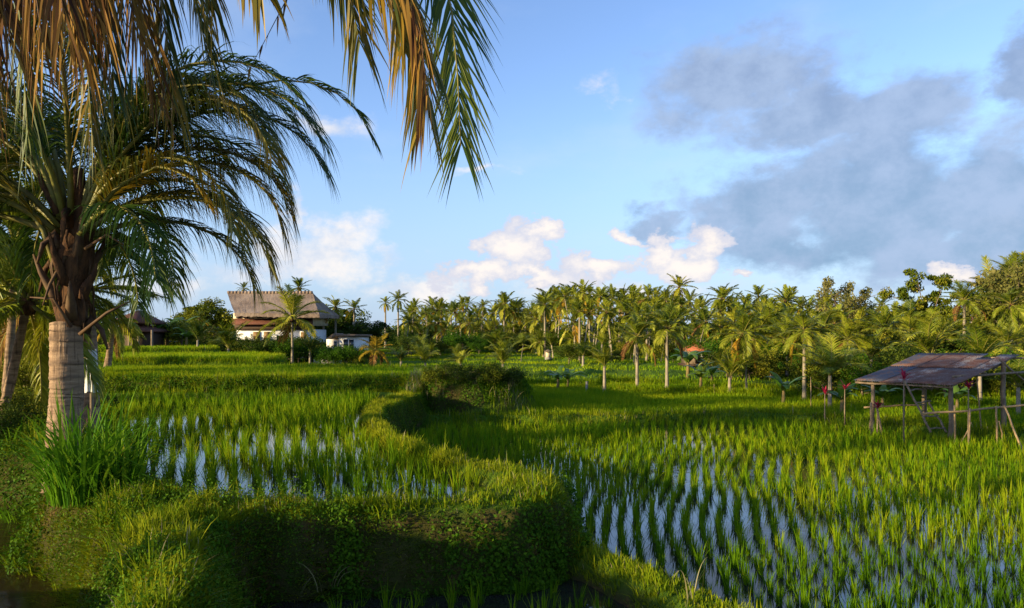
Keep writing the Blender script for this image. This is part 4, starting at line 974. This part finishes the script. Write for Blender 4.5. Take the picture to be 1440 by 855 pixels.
t,o=bld('orange_roofed_hut','small hut with a bright orange tiled roof among the mid palms',980,47); b=B(t,o); s_=.047
mb=MB(); hip(mb,(965-720)*s_,(996-720)*s_,45.8,49.2,CAMZ+(HZ-491)*s_,CAMZ+(HZ-481)*s_,1.0,o); mb.obj('roof',[M['redtile']],t)
b.rect('wall',968,491,994,512,46.6,2,'wood'); b.rect('door',978,497,983,511,46.5,.1,'dkwood'); window(b,986,496,992,502,46.6,n=1)
for px in (965,997): b.rect('post',px-.6,491,px+.6,513,46,.1,'wood')
b.rect('rail',964,501,980,502.5,45.95,.08,'wood'); b.rect('platform',965,512,997,515,46.1,2.4,'dkwood')
t,o=bld('tiled_house','dark-roofed house mostly hidden in trees above the right end of the shelter',1398,52); b=B(t,o); s_=.052
mb=MB(); hip(mb,(1374-720)*s_,(1424-720)*s_,50.5,55,CAMZ+(HZ-450)*s_,CAMZ+(HZ-437)*s_,1.2,o); mb.obj('roof',[M['tile']],t)
b.rect('wall',1379,450,1419,492,51.5,3,'cream'); window(b,1386,456,1396,466,51.5); window(b,1402,456,1412,466,51.5)
# shrine and posts in the fields
t,o=bld('field_shrine','tiny pale field shrine on the far terraces left of the dark banana clump',771,58,cat='shrine'); b=B(t,o); s_=.058
b.rect('body',767.5,494,774.5,503,57.8,.4,'cream'); b.rect('base',766.5,502.5,775.5,506,57.7,.6,'stone')
mb=MB(); hip(mb,(765.5-720)*s_,(776.5-720)*s_,57.6,58.3,CAMZ+(HZ-494)*s_,CAMZ+(HZ-491)*s_,.3,o,.04); mb.obj('roof',[M['slab']],t)
mb=MB(); x=(825-720)*.0318; mb.tube([(0,0,-.1),(0,0,.25),(.01,0,.5)],[.06,.055,.05],8); mb.tube([(.01,0,.5),(.01,0,.53)],[.07,.06],8)
tag(mb.obj('field_post',[M['stone']],loc=(x,31.8,gz(x,31.8))),'short grey post standing at the field edge left of the small young palm','post')
# thin stakes
for px,Y,top,l in ((1004,31,540,'thin pale stake at the field edge below the orange-roofed hut'),(1140,24,530,'slim bare pole before the big low young palm')):
    x=(px-720)*Y/F; z=gz(x,Y); h=CAMZ-(top-HZ)*Y/F-z; mb=MB(); mb.tube([(0,0,-.1),(.01,0,h*.5),(0,0,h)],[.018,.016,.012],6)
    tag(mb.obj('stake',[M['bamboo']],loc=(x,Y,z)),l,'stake')

# ------------------------------------------------------------------ the ringed palm in front
def ringed_trunk(base,top,r0,r1,nring,seed,flare=1.25):
    """tapered trunk with leaf-scar rings"""
    r_=np.random.default_rng(seed); mb=MB(); n=nring*8; seg=36
    t=np.linspace(0,1,n); a=np.array(base); c=np.array(top)
    ph=np.cumsum(np.r_[0,np.clip(1+.9*np.interp(np.arange(n-1),np.arange(0,n+9,9),r_.normal(size=len(np.arange(0,n+9,9)))),.3,2.2)])/n*nring; fr=ph%1
    r=(r0+(r1-r0)*t)*(1+(flare-1)*np.exp(-t*7)); r=r*(1+.05*(1-fr)**2)
    th=np.linspace(0,2*math.pi,seg,endpoint=False)
    P=a+(c-a)*t[:,None]+np.stack([.03*np.sin(t*3),0*t,0*t],-1)
    wob=.006*np.sin(3*th[None]+ph[:,None]*.7)+.003*r_.normal(size=(n,seg))
    tilt=.014*np.sin(th[None]+np.floor(ph)[:,None]*1.3)+.008*np.sin(3*th[None]+np.floor(ph)[:,None]*2.1)
    V=np.stack([P[:,0:1]+(r[:,None]+wob*r0/.2)*np.cos(th),P[:,1:2]+(r[:,None]+wob*r0/.2)*np.sin(th),P[:,2:3]+tilt+0*th[None]],-1)
    i=np.arange(n-1)[:,None]*seg; j=np.arange(seg)[None]; k=(j+1)%seg
    rn=(np.clip(1-fr/.3,0,1)[:,None]*(.85+.3*np.sin(2*th[None]+np.floor(ph)[:,None]*2.7)+.15*r_.normal(size=(n,seg)))).clip(0,1).ravel()
    mb.add(V.reshape(-1,3),[np.stack([i+j,i+k,i+seg+k,i+seg+j],-1).reshape(-1,4),np.array([[(n-1)*seg+x for x in range(seg)]])],0,rn)
    return mb
PX,PY=-5.52,8.7; PZ=gz(PX,PY)-.08
fp=thing('coconut_palm',(PX,PY,PZ),'big foreground coconut palm with a stout pale ringed trunk and a shaggy brown heart','palm tree')
o=np.array([PX,PY,PZ])
topz=CAMZ+(HZ-452)*.0087
ringed_trunk((0,0,0),((98-85)*.0087*.6,0,topz-PZ),.188,.172,19,3,1.12).obj('trunk',[M['trunk']],fp,True)
# fibrous heart with old leaf bases
HC=np.array([.14,0,topz-PZ])
U_=.0087
mb=MB(); mb.tube([HC+[0,0,-.06],HC+[0,0,8*U_],HC+[.0,0,30*U_],HC+[.02,0,52*U_],HC+[.02,0,64*U_],HC+[.03,0,84*U_],HC+[.05,0,110*U_],HC+[.06,0,135*U_],HC+[.07,0,165*U_],HC+[.08,0,215*U_]],[.15,.155,.135,.13,.165,.195,.18,.15,.11,.04],22)
me=mb.mesh('fibre_sheath',[M['fibre']],True); v=np.array([x.co[:] for x in me.vertices]); v+=rng.normal(0,.012,v.shape); me.vertices.foreach_set('co',v.astype(np.float32).ravel()); me.update()
link(bpy.data.objects.new('fibre_sheath',me),fp)
for k in range(18):   # broad old leaf bases and hanging sheath rags
    a=k*2.4+.4; z0=-.02+.085*k; d=np.array([math.cos(a),math.sin(a),0]); r0=.13
    mb=MB(); s=HC+d*r0+[0,0,z0]; L=random.uniform(.25,.6)
    up=k%3!=0
    p=[s-[0,0,.12],s+d*.08+[0,0,.05],s+d*(.14+.1*L)+[0,0,(.55 if up else -.2)*L],s+d*(.12+.3*L)+[0,0,(1.0 if up else -.75)*L]]
    mb.tube(p,[.075,.06,.035,.012],6); mb.obj('leaf_base',[M['fibre' if k%2 else 'deadrib']],fp,True)
def ffrond(parent,path,npair,L,w,mat='palmnear',rib='rachis',label=None,**kw):
    mb=MB(); frond_arr(path,mb,npair,L,w,**kw); ob=mb.obj('frond',[M[mat],M[rib]],parent); 
    if label: ob['label']=label
    return ob
rng=np.random.default_rng(99); random.seed(99)
specs=[]
for k in range(34):
    az_=(k*137.5+20)%360; u=k/34
    e_=84-u*62; L_=3.7-1.3*u; (225<az_<318 and e_<68) or specs.append((az_,e_,L_,2.5-.5*(e_<40),1.0-.25*u,('palmgreen','palmnear','palmnear','palmgreen')[k%4]))
specs+=[(4,74,4.0,2.5,1.05,'palmgreen'),(-14,66,3.7,2.5,1.0,'palmnear'),(22,70,3.9,2.5,1.0,'palmgreen'),(10,55,3.1,2.5,.9,'palmnear'),(-5,80,3.9,2.4,1.05,'palmgreen'),(170,80,3.9,2.4,1.,'palmnear'),(190,72,3.7,2.5,1.,'palmgreen')]
for az,e0,L,dr,ll,mt in specs:
    a=R(az); d=np.array([math.cos(a),math.sin(a),0]); base=HC+d*.13+[0,0,.85+.5*(e0/90)]
    p=arc(base,a,R(e0),L,dr,20,random.uniform(-.25,.25)); dead=mt=='palmdead'
    ffrond(fp,p,int(30*L),ll,.021,mt,'rachis',start=.2,ang=50,g=1.35,taper=.4,rr=.042,rb=random.uniform(-.1,.15),seg=5,miss=.05)
# hand-placed fronds that show against the sky
ffrond(fp,[W(105,330,8.7)-o,W(170,255,8.7)-o,W(235,185,8.8)-o,W(320,132,8.9)-o,W(372,113,9)-o,W(425,112,9)-o,W(470,128,9)-o,W(505,158,9)-o,W(523,195,9)-o],42,.55,.024,'palmgreen','rachis',start=.70,ang=46,g=.8,taper=.4,rr=.03,seg=5)
ffrond(fp,[W(115,320,8.6)-o,W(150,240,8.5)-o,W(215,170,8.4)-o,W(285,140,8.3)-o,W(345,165,8.2)-o,W(380,215,8.2)-o],95,.85,.022,'palmgreen','rachis',start=.2,ang=50,g=1.2,taper=.35,rr=.035,seg=5)
ffrond(fp,[W(112,330,8.4)-o,W(165,262,8.2)-o,W(225,232,8.0)-o,W(270,250,7.9)-o,W(295,290,7.9)-o],75,.6,.02,'palmnear','rachis',start=.2,ang=50,g=.6,rr=.035,rb=.2,seg=5)
ffrond(fp,[W(120,390,8.9)-o,W(150,350,9)-o,W(185,335,9.1)-o,W(215,352,9.1)-o,W(228,390,9.1)-o],60,.5,.018,'palmgreen','rachis',start=.15,ang=48,g=.7,rr=.025,seg=5)
ffrond(fp,[W(78,375,8.6)-o,W(60,320,8.5)-o,W(20,270,8.4)-o,W(-40,235,8.3)-o,W(-90,235,8.3)-o],80,.7,.022,'palmnear','rachis',start=.25,ang=50,g=.6,rr=.045,rb=.25,seg=5)
for k in range(26):   # hanging fibre strips
    a=random.uniform(0,6.28); z0=random.uniform(.1,1.3); s0=HC+np.array([math.cos(a)*.17,math.sin(a)*.17,z0]); L_=random.uniform(.25,.7)
    mb=MB(); p=[s0,s0+np.array([math.cos(a)*.06,math.sin(a)*.06,-L_*.4]),s0+np.array([math.cos(a)*.03,math.sin(a)*.03+.02,-L_])]
    mb.tube(p,[.022,.014,.004],5); mb.obj('fibre_strip',[M['deadrib' if k%2 else 'fibre']],fp)
# stiff dead stalks and broken ribs round the heart
for a_,b_,c_ in (((100,460),(75,420),(42,418)),((112,470),(150,440),(183,424)),((120,350),(150,330),(175,345)),((92,360),(70,400),(60,430))):
    mb=MB(); mb.tube([W(*a_,8.5)-o,W(*b_,8.45)-o,W(*c_,8.4)-o],[.024,.018,.007],6); mb.obj('dead_stalk',[M['deadrib']],fp,True)

# palm overhead whose crown hangs in from beyond the upper left corner
QX,QY=-4.75,4.6; QZ=gz(QX,QY)-.1
op=thing('coconut_palm',(QX,QY,QZ),'overhead coconut palm whose drooping green and withered brown fronds hang in from the top edge','palm tree')
oo=np.array([QX,QY,QZ]); QC=np.array([.35,.35,5.9])
ringed_trunk((0,0,0),tuple(QC-[0,0,.3]),.2,.15,34,4,1.3).obj('trunk',[M['trunk']],op,True)
mb=MB(); mb.tube([QC-[0,0,.5],QC,QC+[0,0,.5]],[.2,.28,.08],14); mb.obj('fibre_sheath',[M['fibre']],op,True)
def oW(px,py,Y): return W(px,py,Y)-oo
C0=QC
# frond with clean herringbone tip, centre top
ffrond(op,[C0,oW(60,-420,5.1),oW(330,-400,5.2),oW(520,-260,5.3),oW(612,-90,5.3),oW(634,0,5.3),oW(643,90,5.3),oW(648,205,5.3)],74,.92,.019,'palmgreen','rachis',start=.66,ang=40,g=.30,rr=.03,rb=.0,seg=5,vee=.03,rsd=.2,sidev=(1,.25,0),taper=.45)
# its brown neighbour
ffrond(op,[C0,oW(-10,-420,4.9),oW(200,-380,4.9),oW(400,-200,4.9),oW(500,-90,4.9),oW(560,-20,4.9),oW(592,70,4.9),oW(600,150,4.9)],95,.85,.026,'palmnear','rachis',start=.45,ang=38,g=.8,rr=.028,rb=.35,seg=5,rsd=.3,sidev=(.9,.6,.2),taper=.3)
ffrond(op,[C0,oW(0,-400,4.8),oW(220,-300,4.7),oW(430,-150,4.7),oW(545,-60,4.7),oW(590,20,4.7),oW(600,135,4.7)],60,.75,.024,'palmdead','deadrib',start=.55,ang=26,g=.9,rr=.02,seg=5,rsd=.3,miss=.2,sidev=(.7,.7,0),taper=.3)
ffrond(op,[C0,oW(10,-350,4.9),oW(230,-230,5),oW(400,-120,5.1),oW(460,-70,5.1),oW(520,-30,5.1),oW(560,0,5.1)],90,.72,.022,'palmnear','rachis',start=.4,ang=44,g=1.5,rr=.025,rb=.1,seg=5,taper=.3)
ffrond(op,[C0,oW(20,-300,4.8),oW(180,-250,4.8),oW(300,-130,4.8),oW(345,-60,4.8),oW(365,-20,4.8)],60,.62,.03,'palmnear','rachis',start=.5,ang=40,g=.9,rr=.025,rb=.25,seg=5,sidev=(1,.3,0),taper=.3)
ffrond(op,[C0,oW(150,-200,5.4),oW(420,-40,5.6),oW(398,10,5.6),oW(352,95,5.6)],8,.3,.02,'palmdead','deadrib',start=.5,ang=30,g=1.2,rr=.014,seg=5)
ffrond(op,[C0,oW(-10,-400,5.3),oW(200,-330,5.3),oW(380,-180,5.3),oW(455,-80,5.3),oW(492,-10,5.3),oW(506,60,5.3)],70,.75,.022,'palmnear','rachis',start=.55,ang=36,g=.7,rr=.024,rb=-.05,seg=5,sidev=(1,.2,0),taper=.3)
ffrond(op,[C0,oW(20,-400,5.5),oW(260,-360,5.5),oW(450,-220,5.5),oW(525,-100,5.5),oW(556,-20,5.5),oW(566,70,5.5)],70,.8,.022,'palmnear','rachis',start=.55,ang=34,g=.7,rr=.024,rb=.1,seg=5,sidev=(1,-.3,0),taper=.3)
# withered brown curtain at the upper left
for k,(x1,x2,y2,Yk,mt,LL,sv) in enumerate([(20,60,60,4.8,'palmdead',.85,(1,.3,0)),(60,110,60,5.1,'palmdead',.9,(1,-.3,0)),(120,160,110,5.3,'palmnear',.85,(1,.5,0)),(150,215,120,5.6,'palmdead',.8,(1,0,0)),
     (190,245,150,5.9,'palmnear',.85,(1,.3,0)),(-40,15,60,5.0,'palmdead',.9,(1,0,0)),(220,290,70,5.8,'palmnear',.8,(1,-.3,0)),(90,130,190,6.2,'palmnear',.9,(1,.4,0)),(0,40,190,6.4,'palmgreen',.9,(1,0,0)),(-30,-20,120,4.9,'palmdead',.9,(.8,.5,0)),
     (60,90,20,4.6,'palmdead',.9,(.9,.4,0)),(110,135,20,5.0,'palmdead',.9,(.8,-.5,0)),(240,300,10,5.4,'palmnear',.75,(1,.2,0)),(160,190,40,5.2,'palmdead',.85,(1,.2,0))]):
    ffrond(op,[C0+[0,0,.1*(k%3)],oW(-120+x1*.6,-420,4.9+(Yk-4.9)*.4),oW(x1,-260,Yk-.1),oW((x1+x2)/2,-90,Yk),oW(x2,y2,Yk)],72,LL,.019,mt,'deadrib' if mt=='palmdead' else 'rachis',start=.3,ang=30,g=.8,rr=.022,seg=5,rsd=.28,miss=.12 if mt=='palmdead' else .04,rb=.1,sidev=sv,taper=.35)
for k in range(6):    # fronds on the sides away from the picture
    a=R(100+k*36); p=arc(C0,a,R(random.uniform(62,80)),2.8,random.uniform(1.2,1.7),16); ffrond(op,p,70,.75,.034,'palmnear','rachis',start=.2,ang=48,g=.9,rr=.035,seg=4)

# ------------------------------------------------------------------ left grove behind the ringed palm
def grove_palm(px0,py0,px1,py1,Y,r,label,seed,crown=None,rpx=90,rz=0,tm='trunk'):
    a=W(px0,py0,Y); b_=W(px1,py1,Y); z=gz(a[0],Y)-.1; t=thing('coconut_palm',(a[0],Y,z),label,'palm tree')
    o_=np.array([a[0],Y,z]); crown=crown or CVH; ringed_trunk((0,0,0),tuple(b_-o_),r,r*.75,16,seed,1.35).obj('trunk',[M[tm]],t,True)
    c=link(bpy.data.objects.new('crown',crown[seed%len(crown)]),t); c.location=tuple(b_-o_); s=rpx*Y/F*1.25; c.scale=(s,s,s); c.rotation_euler=(random.uniform(-.1,.1),random.uniform(-.1,.1),random.uniform(0,6.28))
    return t
grove_palm(-8,560,38,425,12.5,.085,'palm with a mossy trunk leaning in from the left picture edge',1,rpx=150)
grove_palm(-70,600,-50,300,12,.10,'palm out past the left picture edge whose long green fronds fill the upper left',9,rpx=230)
grove_palm(5,560,22,345,15.5,.09,'tall palm behind the leaning trunk, its crown meshing with the ringed palm',8,rpx=150)
grove_palm(52,545,50,420,19,.10,'straight grey palm trunk between the leaning palm and the ringed trunk',2,rpx=105)
grove_palm(38,530,42,430,23,.10,'thinner palm behind and left of the straight grey trunk',4,rpx=80)
grove_palm(64,530,66,428,27,.13,'far slim palm just left of the ringed trunk',3,rpx=70)
grove_palm(15,530,12,420,25,.13,'palm standing deep in the grove at the left picture edge',5,rpx=80)
grove_palm(150,530,158,452,32,.14,'golden palm seen right of the ringed trunk by the pavilion',6,rpx=45)
grove_palm(128,590,122,408,13.2,.14,'brown-sheathed young palm right behind the ringed trunk with drooping fronds',7,rpx=95)
# brown broken leaf bases on that young palm
# white cloth wrapped round a stake
cx,cy=(129-720)*12.6/F,12.6; cz=gz(cx,cy)
t=thing('wrapped_stake',(cx,cy,cz),'stake wrapped in hanging white cloth just right of the ringed palm trunk','stake')
mb=MB(); mb.tube([(0,0,-.2),(0,0,1.0)],[.03,.03],7); mb.obj('stake',[M['wood']],t,True)
mb=MB(); nz=14; sg=40; zz=np.linspace(CAMZ-(551-HZ)*.0126-cz,CAMZ-(492-HZ)*.0126-cz,nz); th=np.linspace(0,2*math.pi,sg,endpoint=False)
rr_=.095-.03*((zz-zz[0])/(zz[-1]-zz[0]))**2
V=np.stack([(rr_[:,None]*(1+.16*np.sin(7*th+zz[:,None]*2)))*np.cos(th),(rr_[:,None]*(1+.16*np.sin(7*th+zz[:,None]*2)))*np.sin(th),zz[:,None]+.015*np.sin(3*th)],-1)
i=np.arange(nz-1)[:,None]*sg; j=np.arange(sg)[None]; k=(j+1)%sg
mb.add(V.reshape(-1,3),[np.stack([i+j,i+k,i+sg+k,i+sg+j],-1).reshape(-1,4)]); mb.obj('cloth',[M['cloth']],t,True)
for px,Y,h,l in ((25,14,.9,'leafy bush under the leaning palm at the left picture edge'),(100,16,.8,'bush between the ringed trunk and the grove'),(12,19,1.3,'larger bush deep in the left grove'),(85,24,1.2,'bush at the back of the left grove'),(-20,11.5,.8,'dark bush over the head of the brown stream'),(45,26,1.6,'tall leafy bush closing the left grove')):
    tree('bush',(px-720)*Y/F,Y,h,l,'bush',1.,'leafy_bush')

# ------------------------------------------------------------------ sky, sun, camera
w=bpy.data.worlds.new('World'); S.world=w; w.use_nodes=True; nt=w.node_tree; N=nt.nodes; L=nt.links; N.clear()
SUN=np.array([.87,.49,-.19]); SUN/=np.linalg.norm(SUN)
el=math.asin(-SUN[2]); az=math.atan2(-SUN[0],-SUN[1])
sky=N.new('ShaderNodeTexSky'); sky.sky_type='NISHITA'; sky.sun_disc=False; sky.sun_elevation=el; sky.sun_rotation=az%(2*math.pi); sky.air_density=1.0; sky.dust_density=.6; sky.ozone_density=1.6
def mth(op,a,b_=None,c=None,clamp=False):
    n_=N.new('ShaderNodeMath'); n_.operation=op; n_.use_clamp=clamp
    for i_,x_ in enumerate((a,b_,c)):
        if x_ is None: continue
        if hasattr(x_,'links') or hasattr(x_,'is_linked'): L.new(x_,n_.inputs[i_])
        else: n_.inputs[i_].default_value=x_
    return n_.outputs[0]
tc=N.new('ShaderNodeTexCoord'); sep=N.new('ShaderNodeSeparateXYZ'); L.new(tc.outputs['Generated'],sep.inputs[0])
X_,Y_,Z_=sep.outputs
AZ=mth('ARCTAN2',X_,Y_); EL=mth('ARCSINE',Z_); EL0=EL
cmb=N.new('ShaderNodeCombineXYZ'); L.new(AZ,cmb.inputs[0]); L.new(EL,cmb.inputs[1])
def noise(scale,det,rough,dx=0,stretch=1.6):
    mp=N.new('ShaderNodeMapping'); mp.inputs['Scale'].default_value=(1,stretch,1); mp.inputs['Location'].default_value=(dx,dx*.7,dx*.3); L.new(cmb.outputs[0],mp.inputs[0])
    n_=N.new('ShaderNodeTexNoise'); n_.inputs['Scale'].default_value=scale; n_.inputs['Detail'].default_value=det; n_.inputs['Roughness'].default_value=rough; L.new(mp.outputs[0],n_.inputs[0]); return n_.outputs[0]
def nvec(scale,det,rough,amt,off):
    mp=N.new('ShaderNodeMapping'); mp.inputs['Location'].default_value=(off,off*.3,0); mp.inputs['Scale'].default_value=(1,1.5,1); L.new(cmb.outputs[0],mp.inputs[0])
    n_=N.new('ShaderNodeTexNoise'); n_.inputs['Scale'].default_value=scale; n_.inputs['Detail'].default_value=det; n_.inputs['Roughness'].default_value=rough; L.new(mp.outputs[0],n_.inputs[0])
    sp=N.new('ShaderNodeSeparateColor'); L.new(n_.outputs[1],sp.inputs[0]); return mth('MULTIPLY',mth('SUBTRACT',sp.outputs[0],.5),amt),mth('MULTIPLY',mth('SUBTRACT',sp.outputs[1],.5),amt*.7)
wx,wy=nvec(9,8,.62,.16,3.)
AZ=mth('ADD',AZ,wx); EL=mth('ADD',EL,wy)
def blobs(lst_):
    out=None
    for px,py,rx,ry,s in lst_:
        a=math.atan((px-720)/F); e=math.atan((HZ-py)/F*math.cos(a)); 
        dx=mth('DIVIDE',mth('SUBTRACT',AZ,a),rx/F*math.cos(a)**2); dy=mth('DIVIDE',mth('SUBTRACT',EL,e),ry/F*math.cos(a))
        d=mth('SQRT',mth('ADD',mth('MULTIPLY',dx,dx),mth('MULTIPLY',dy,dy)))
        v=mth('MULTIPLY',mth('SUBTRACT',1.0,d),s)
        out=v if out is None else mth('MAXIMUM',out,v)
    return out
def sstep(x_,a,b_):
    mr=N.new('ShaderNodeMapRange'); mr.interpolation_type='SMOOTHSTEP'; mr.inputs[1].default_value=a; mr.inputs[2].default_value=b_; L.new(x_,mr.inputs[0]); return mr.outputs[0]
nA=noise(7,9,.6,0); nB=noise(16,9,.62,3,1.2); nC=noise(3.2,6,.6,7,2.2)
gray=blobs([(1040,120,150,75,1),(1130,160,150,60,1),(1260,170,150,75,1),(1180,235,170,40,.5),(1080,280,140,70,1),(1230,290,220,95,1),(1390,270,170,120,1),(1360,350,220,60,.9),(1110,345,160,40,.8),(1460,90,90,70,1),(915,315,60,30,.8),(1560,260,200,160,1),(1250,230,200,90,.7),(1600,160,150,120,1),(1330,255,90,50,.9)])
white=blobs([(665,388,60,26,1),(715,362,50,42,1),(765,328,30,28,1),(770,345,40,24,.8),(870,325,34,20,.9),(850,372,80,26,1),(950,365,60,36,1),(925,350,40,30,.9),(1028,380,34,18,.9),(985,345,30,24,.7),(1345,375,45,15,.8),(740,392,120,16,.8)])
pink=blobs([(420,360,120,52,1),(470,330,90,35,.8),(360,385,120,35,.8),(250,410,100,25,.7),(560,360,60,25,.6),(600,405,90,22,.6),(410,290,22,16,.6),(830,125,45,18,.55),(440,175,80,22,.5),(690,235,50,10,.45),(1420,330,90,20,.3),(900,410,220,20,.5)])
nd=mth('SUBTRACT',nB,.5); na=mth('SUBTRACT',nA,.5)
gm=sstep(mth('ADD',gray,mth('ADD',mth('MULTIPLY',na,1.6),mth('MULTIPLY',nd,.7))),-.12,.5)
wm=sstep(mth('ADD',white,mth('ADD',mth('MULTIPLY',nd,1.9),mth('MULTIPLY',na,.8))),.10,.36)
pm=sstep(mth('ADD',pink,mth('ADD',mth('MULTIPLY',na,1.6),mth('MULTIPLY',nd,.7))),-.05,.65)
def mixc(f,a,b_):
    m_=N.new('ShaderNodeMix'); m_.data_type='RGBA'; m_.clamp_factor=True
    if isinstance(f,float): m_.inputs[0].default_value=f
    else: L.new(f,m_.inputs[0])
    for i_,x_ in ((6,a),(7,b_)):
        if isinstance(x_,tuple): m_.inputs[i_].default_value=(*x_,1)
        else: L.new(x_,m_.inputs[i_])
    return m_.outputs[2]
K=SKYK=1.0
def kc(r_,g_,b_): return (r_*CK,g_*CK,b_*CK)
CK=4.6
gn=N.new('ShaderNodeVectorMath'); gn.operation='MULTIPLY'; gn.inputs[1].default_value=(1.12,1.2,1.52); L.new(sky.outputs[0],gn.inputs[0]); skyc=gn.outputs[0]
# thin veil near the horizon
EL=EL0
hz=sstep(EL,.34,-.02); c=mixc(mth('MULTIPLY',hz,.82),skyc,kc(.40,.56,.83))
veil=sstep(nC,.5,.75); c=mixc(mth('MULTIPLY',veil,.16),c,kc(.75,.82,.92))
c=mixc(mth('MULTIPLY',pm,.85),c,mixc(sstep(nB,.35,.65),kc(.66,.72,.84),kc(1.0,.93,.88)))
gcol=mixc(sstep(EL,.36,.1),kc(.27,.37,.58),kc(.25,.40,.60)); gcol=mixc(sstep(nB,.3,.72),gcol,kc(.40,.52,.74))
c=mixc(mth('MULTIPLY',gm,.93),c,gcol)
wc=mixc(sstep(mth('ADD',white,mth('MULTIPLY',nd,1.6)),.15,.85),kc(.66,.68,.80),kc(1.02,.93,.86))
c=mixc(mth('MULTIPLY',wm,.95),c,wc)
bg=N.new('ShaderNodeBackground'); bg.inputs['Strength'].default_value=.115; L.new(c,bg.inputs['Color'])
ow=N.new('ShaderNodeOutputWorld'); L.new(bg.outputs[0],ow.inputs[0])

sl=bpy.data.lights.new('sun','SUN'); sl.energy=5; sl.angle=R(.6); sl.color=(1,.80,.45)
so=link(bpy.data.objects.new('sun',sl)); so.rotation_euler=Vector(SUN).to_track_quat('-Z','Y').to_euler(); so.location=(-20,-12,12)
cam=bpy.data.cameras.new('camera'); cam.sensor_width=36; cam.lens=25; cam.shift_y=(HZ-427.5)/1440; cam.clip_end=6000; cam.clip_start=.1
co=link(bpy.data.objects.new('camera',cam)); co.location=(0,0,CAMZ); co.rotation_euler=(R(90),0,0); S.camera=co
S.view_settings.view_transform='Standard'; S.view_settings.look='None'; S.view_settings.gamma=1; S.view_settings.exposure=1.0
S.cycles.max_bounces=6; S.cycles.diffuse_bounces=2; S.cycles.glossy_bounces=3; S.cycles.transmission_bounces=4; S.cycles.transparent_max_bounces=4
S.cycles.use_denoising=True
S.view_settings.use_curve_mapping=False
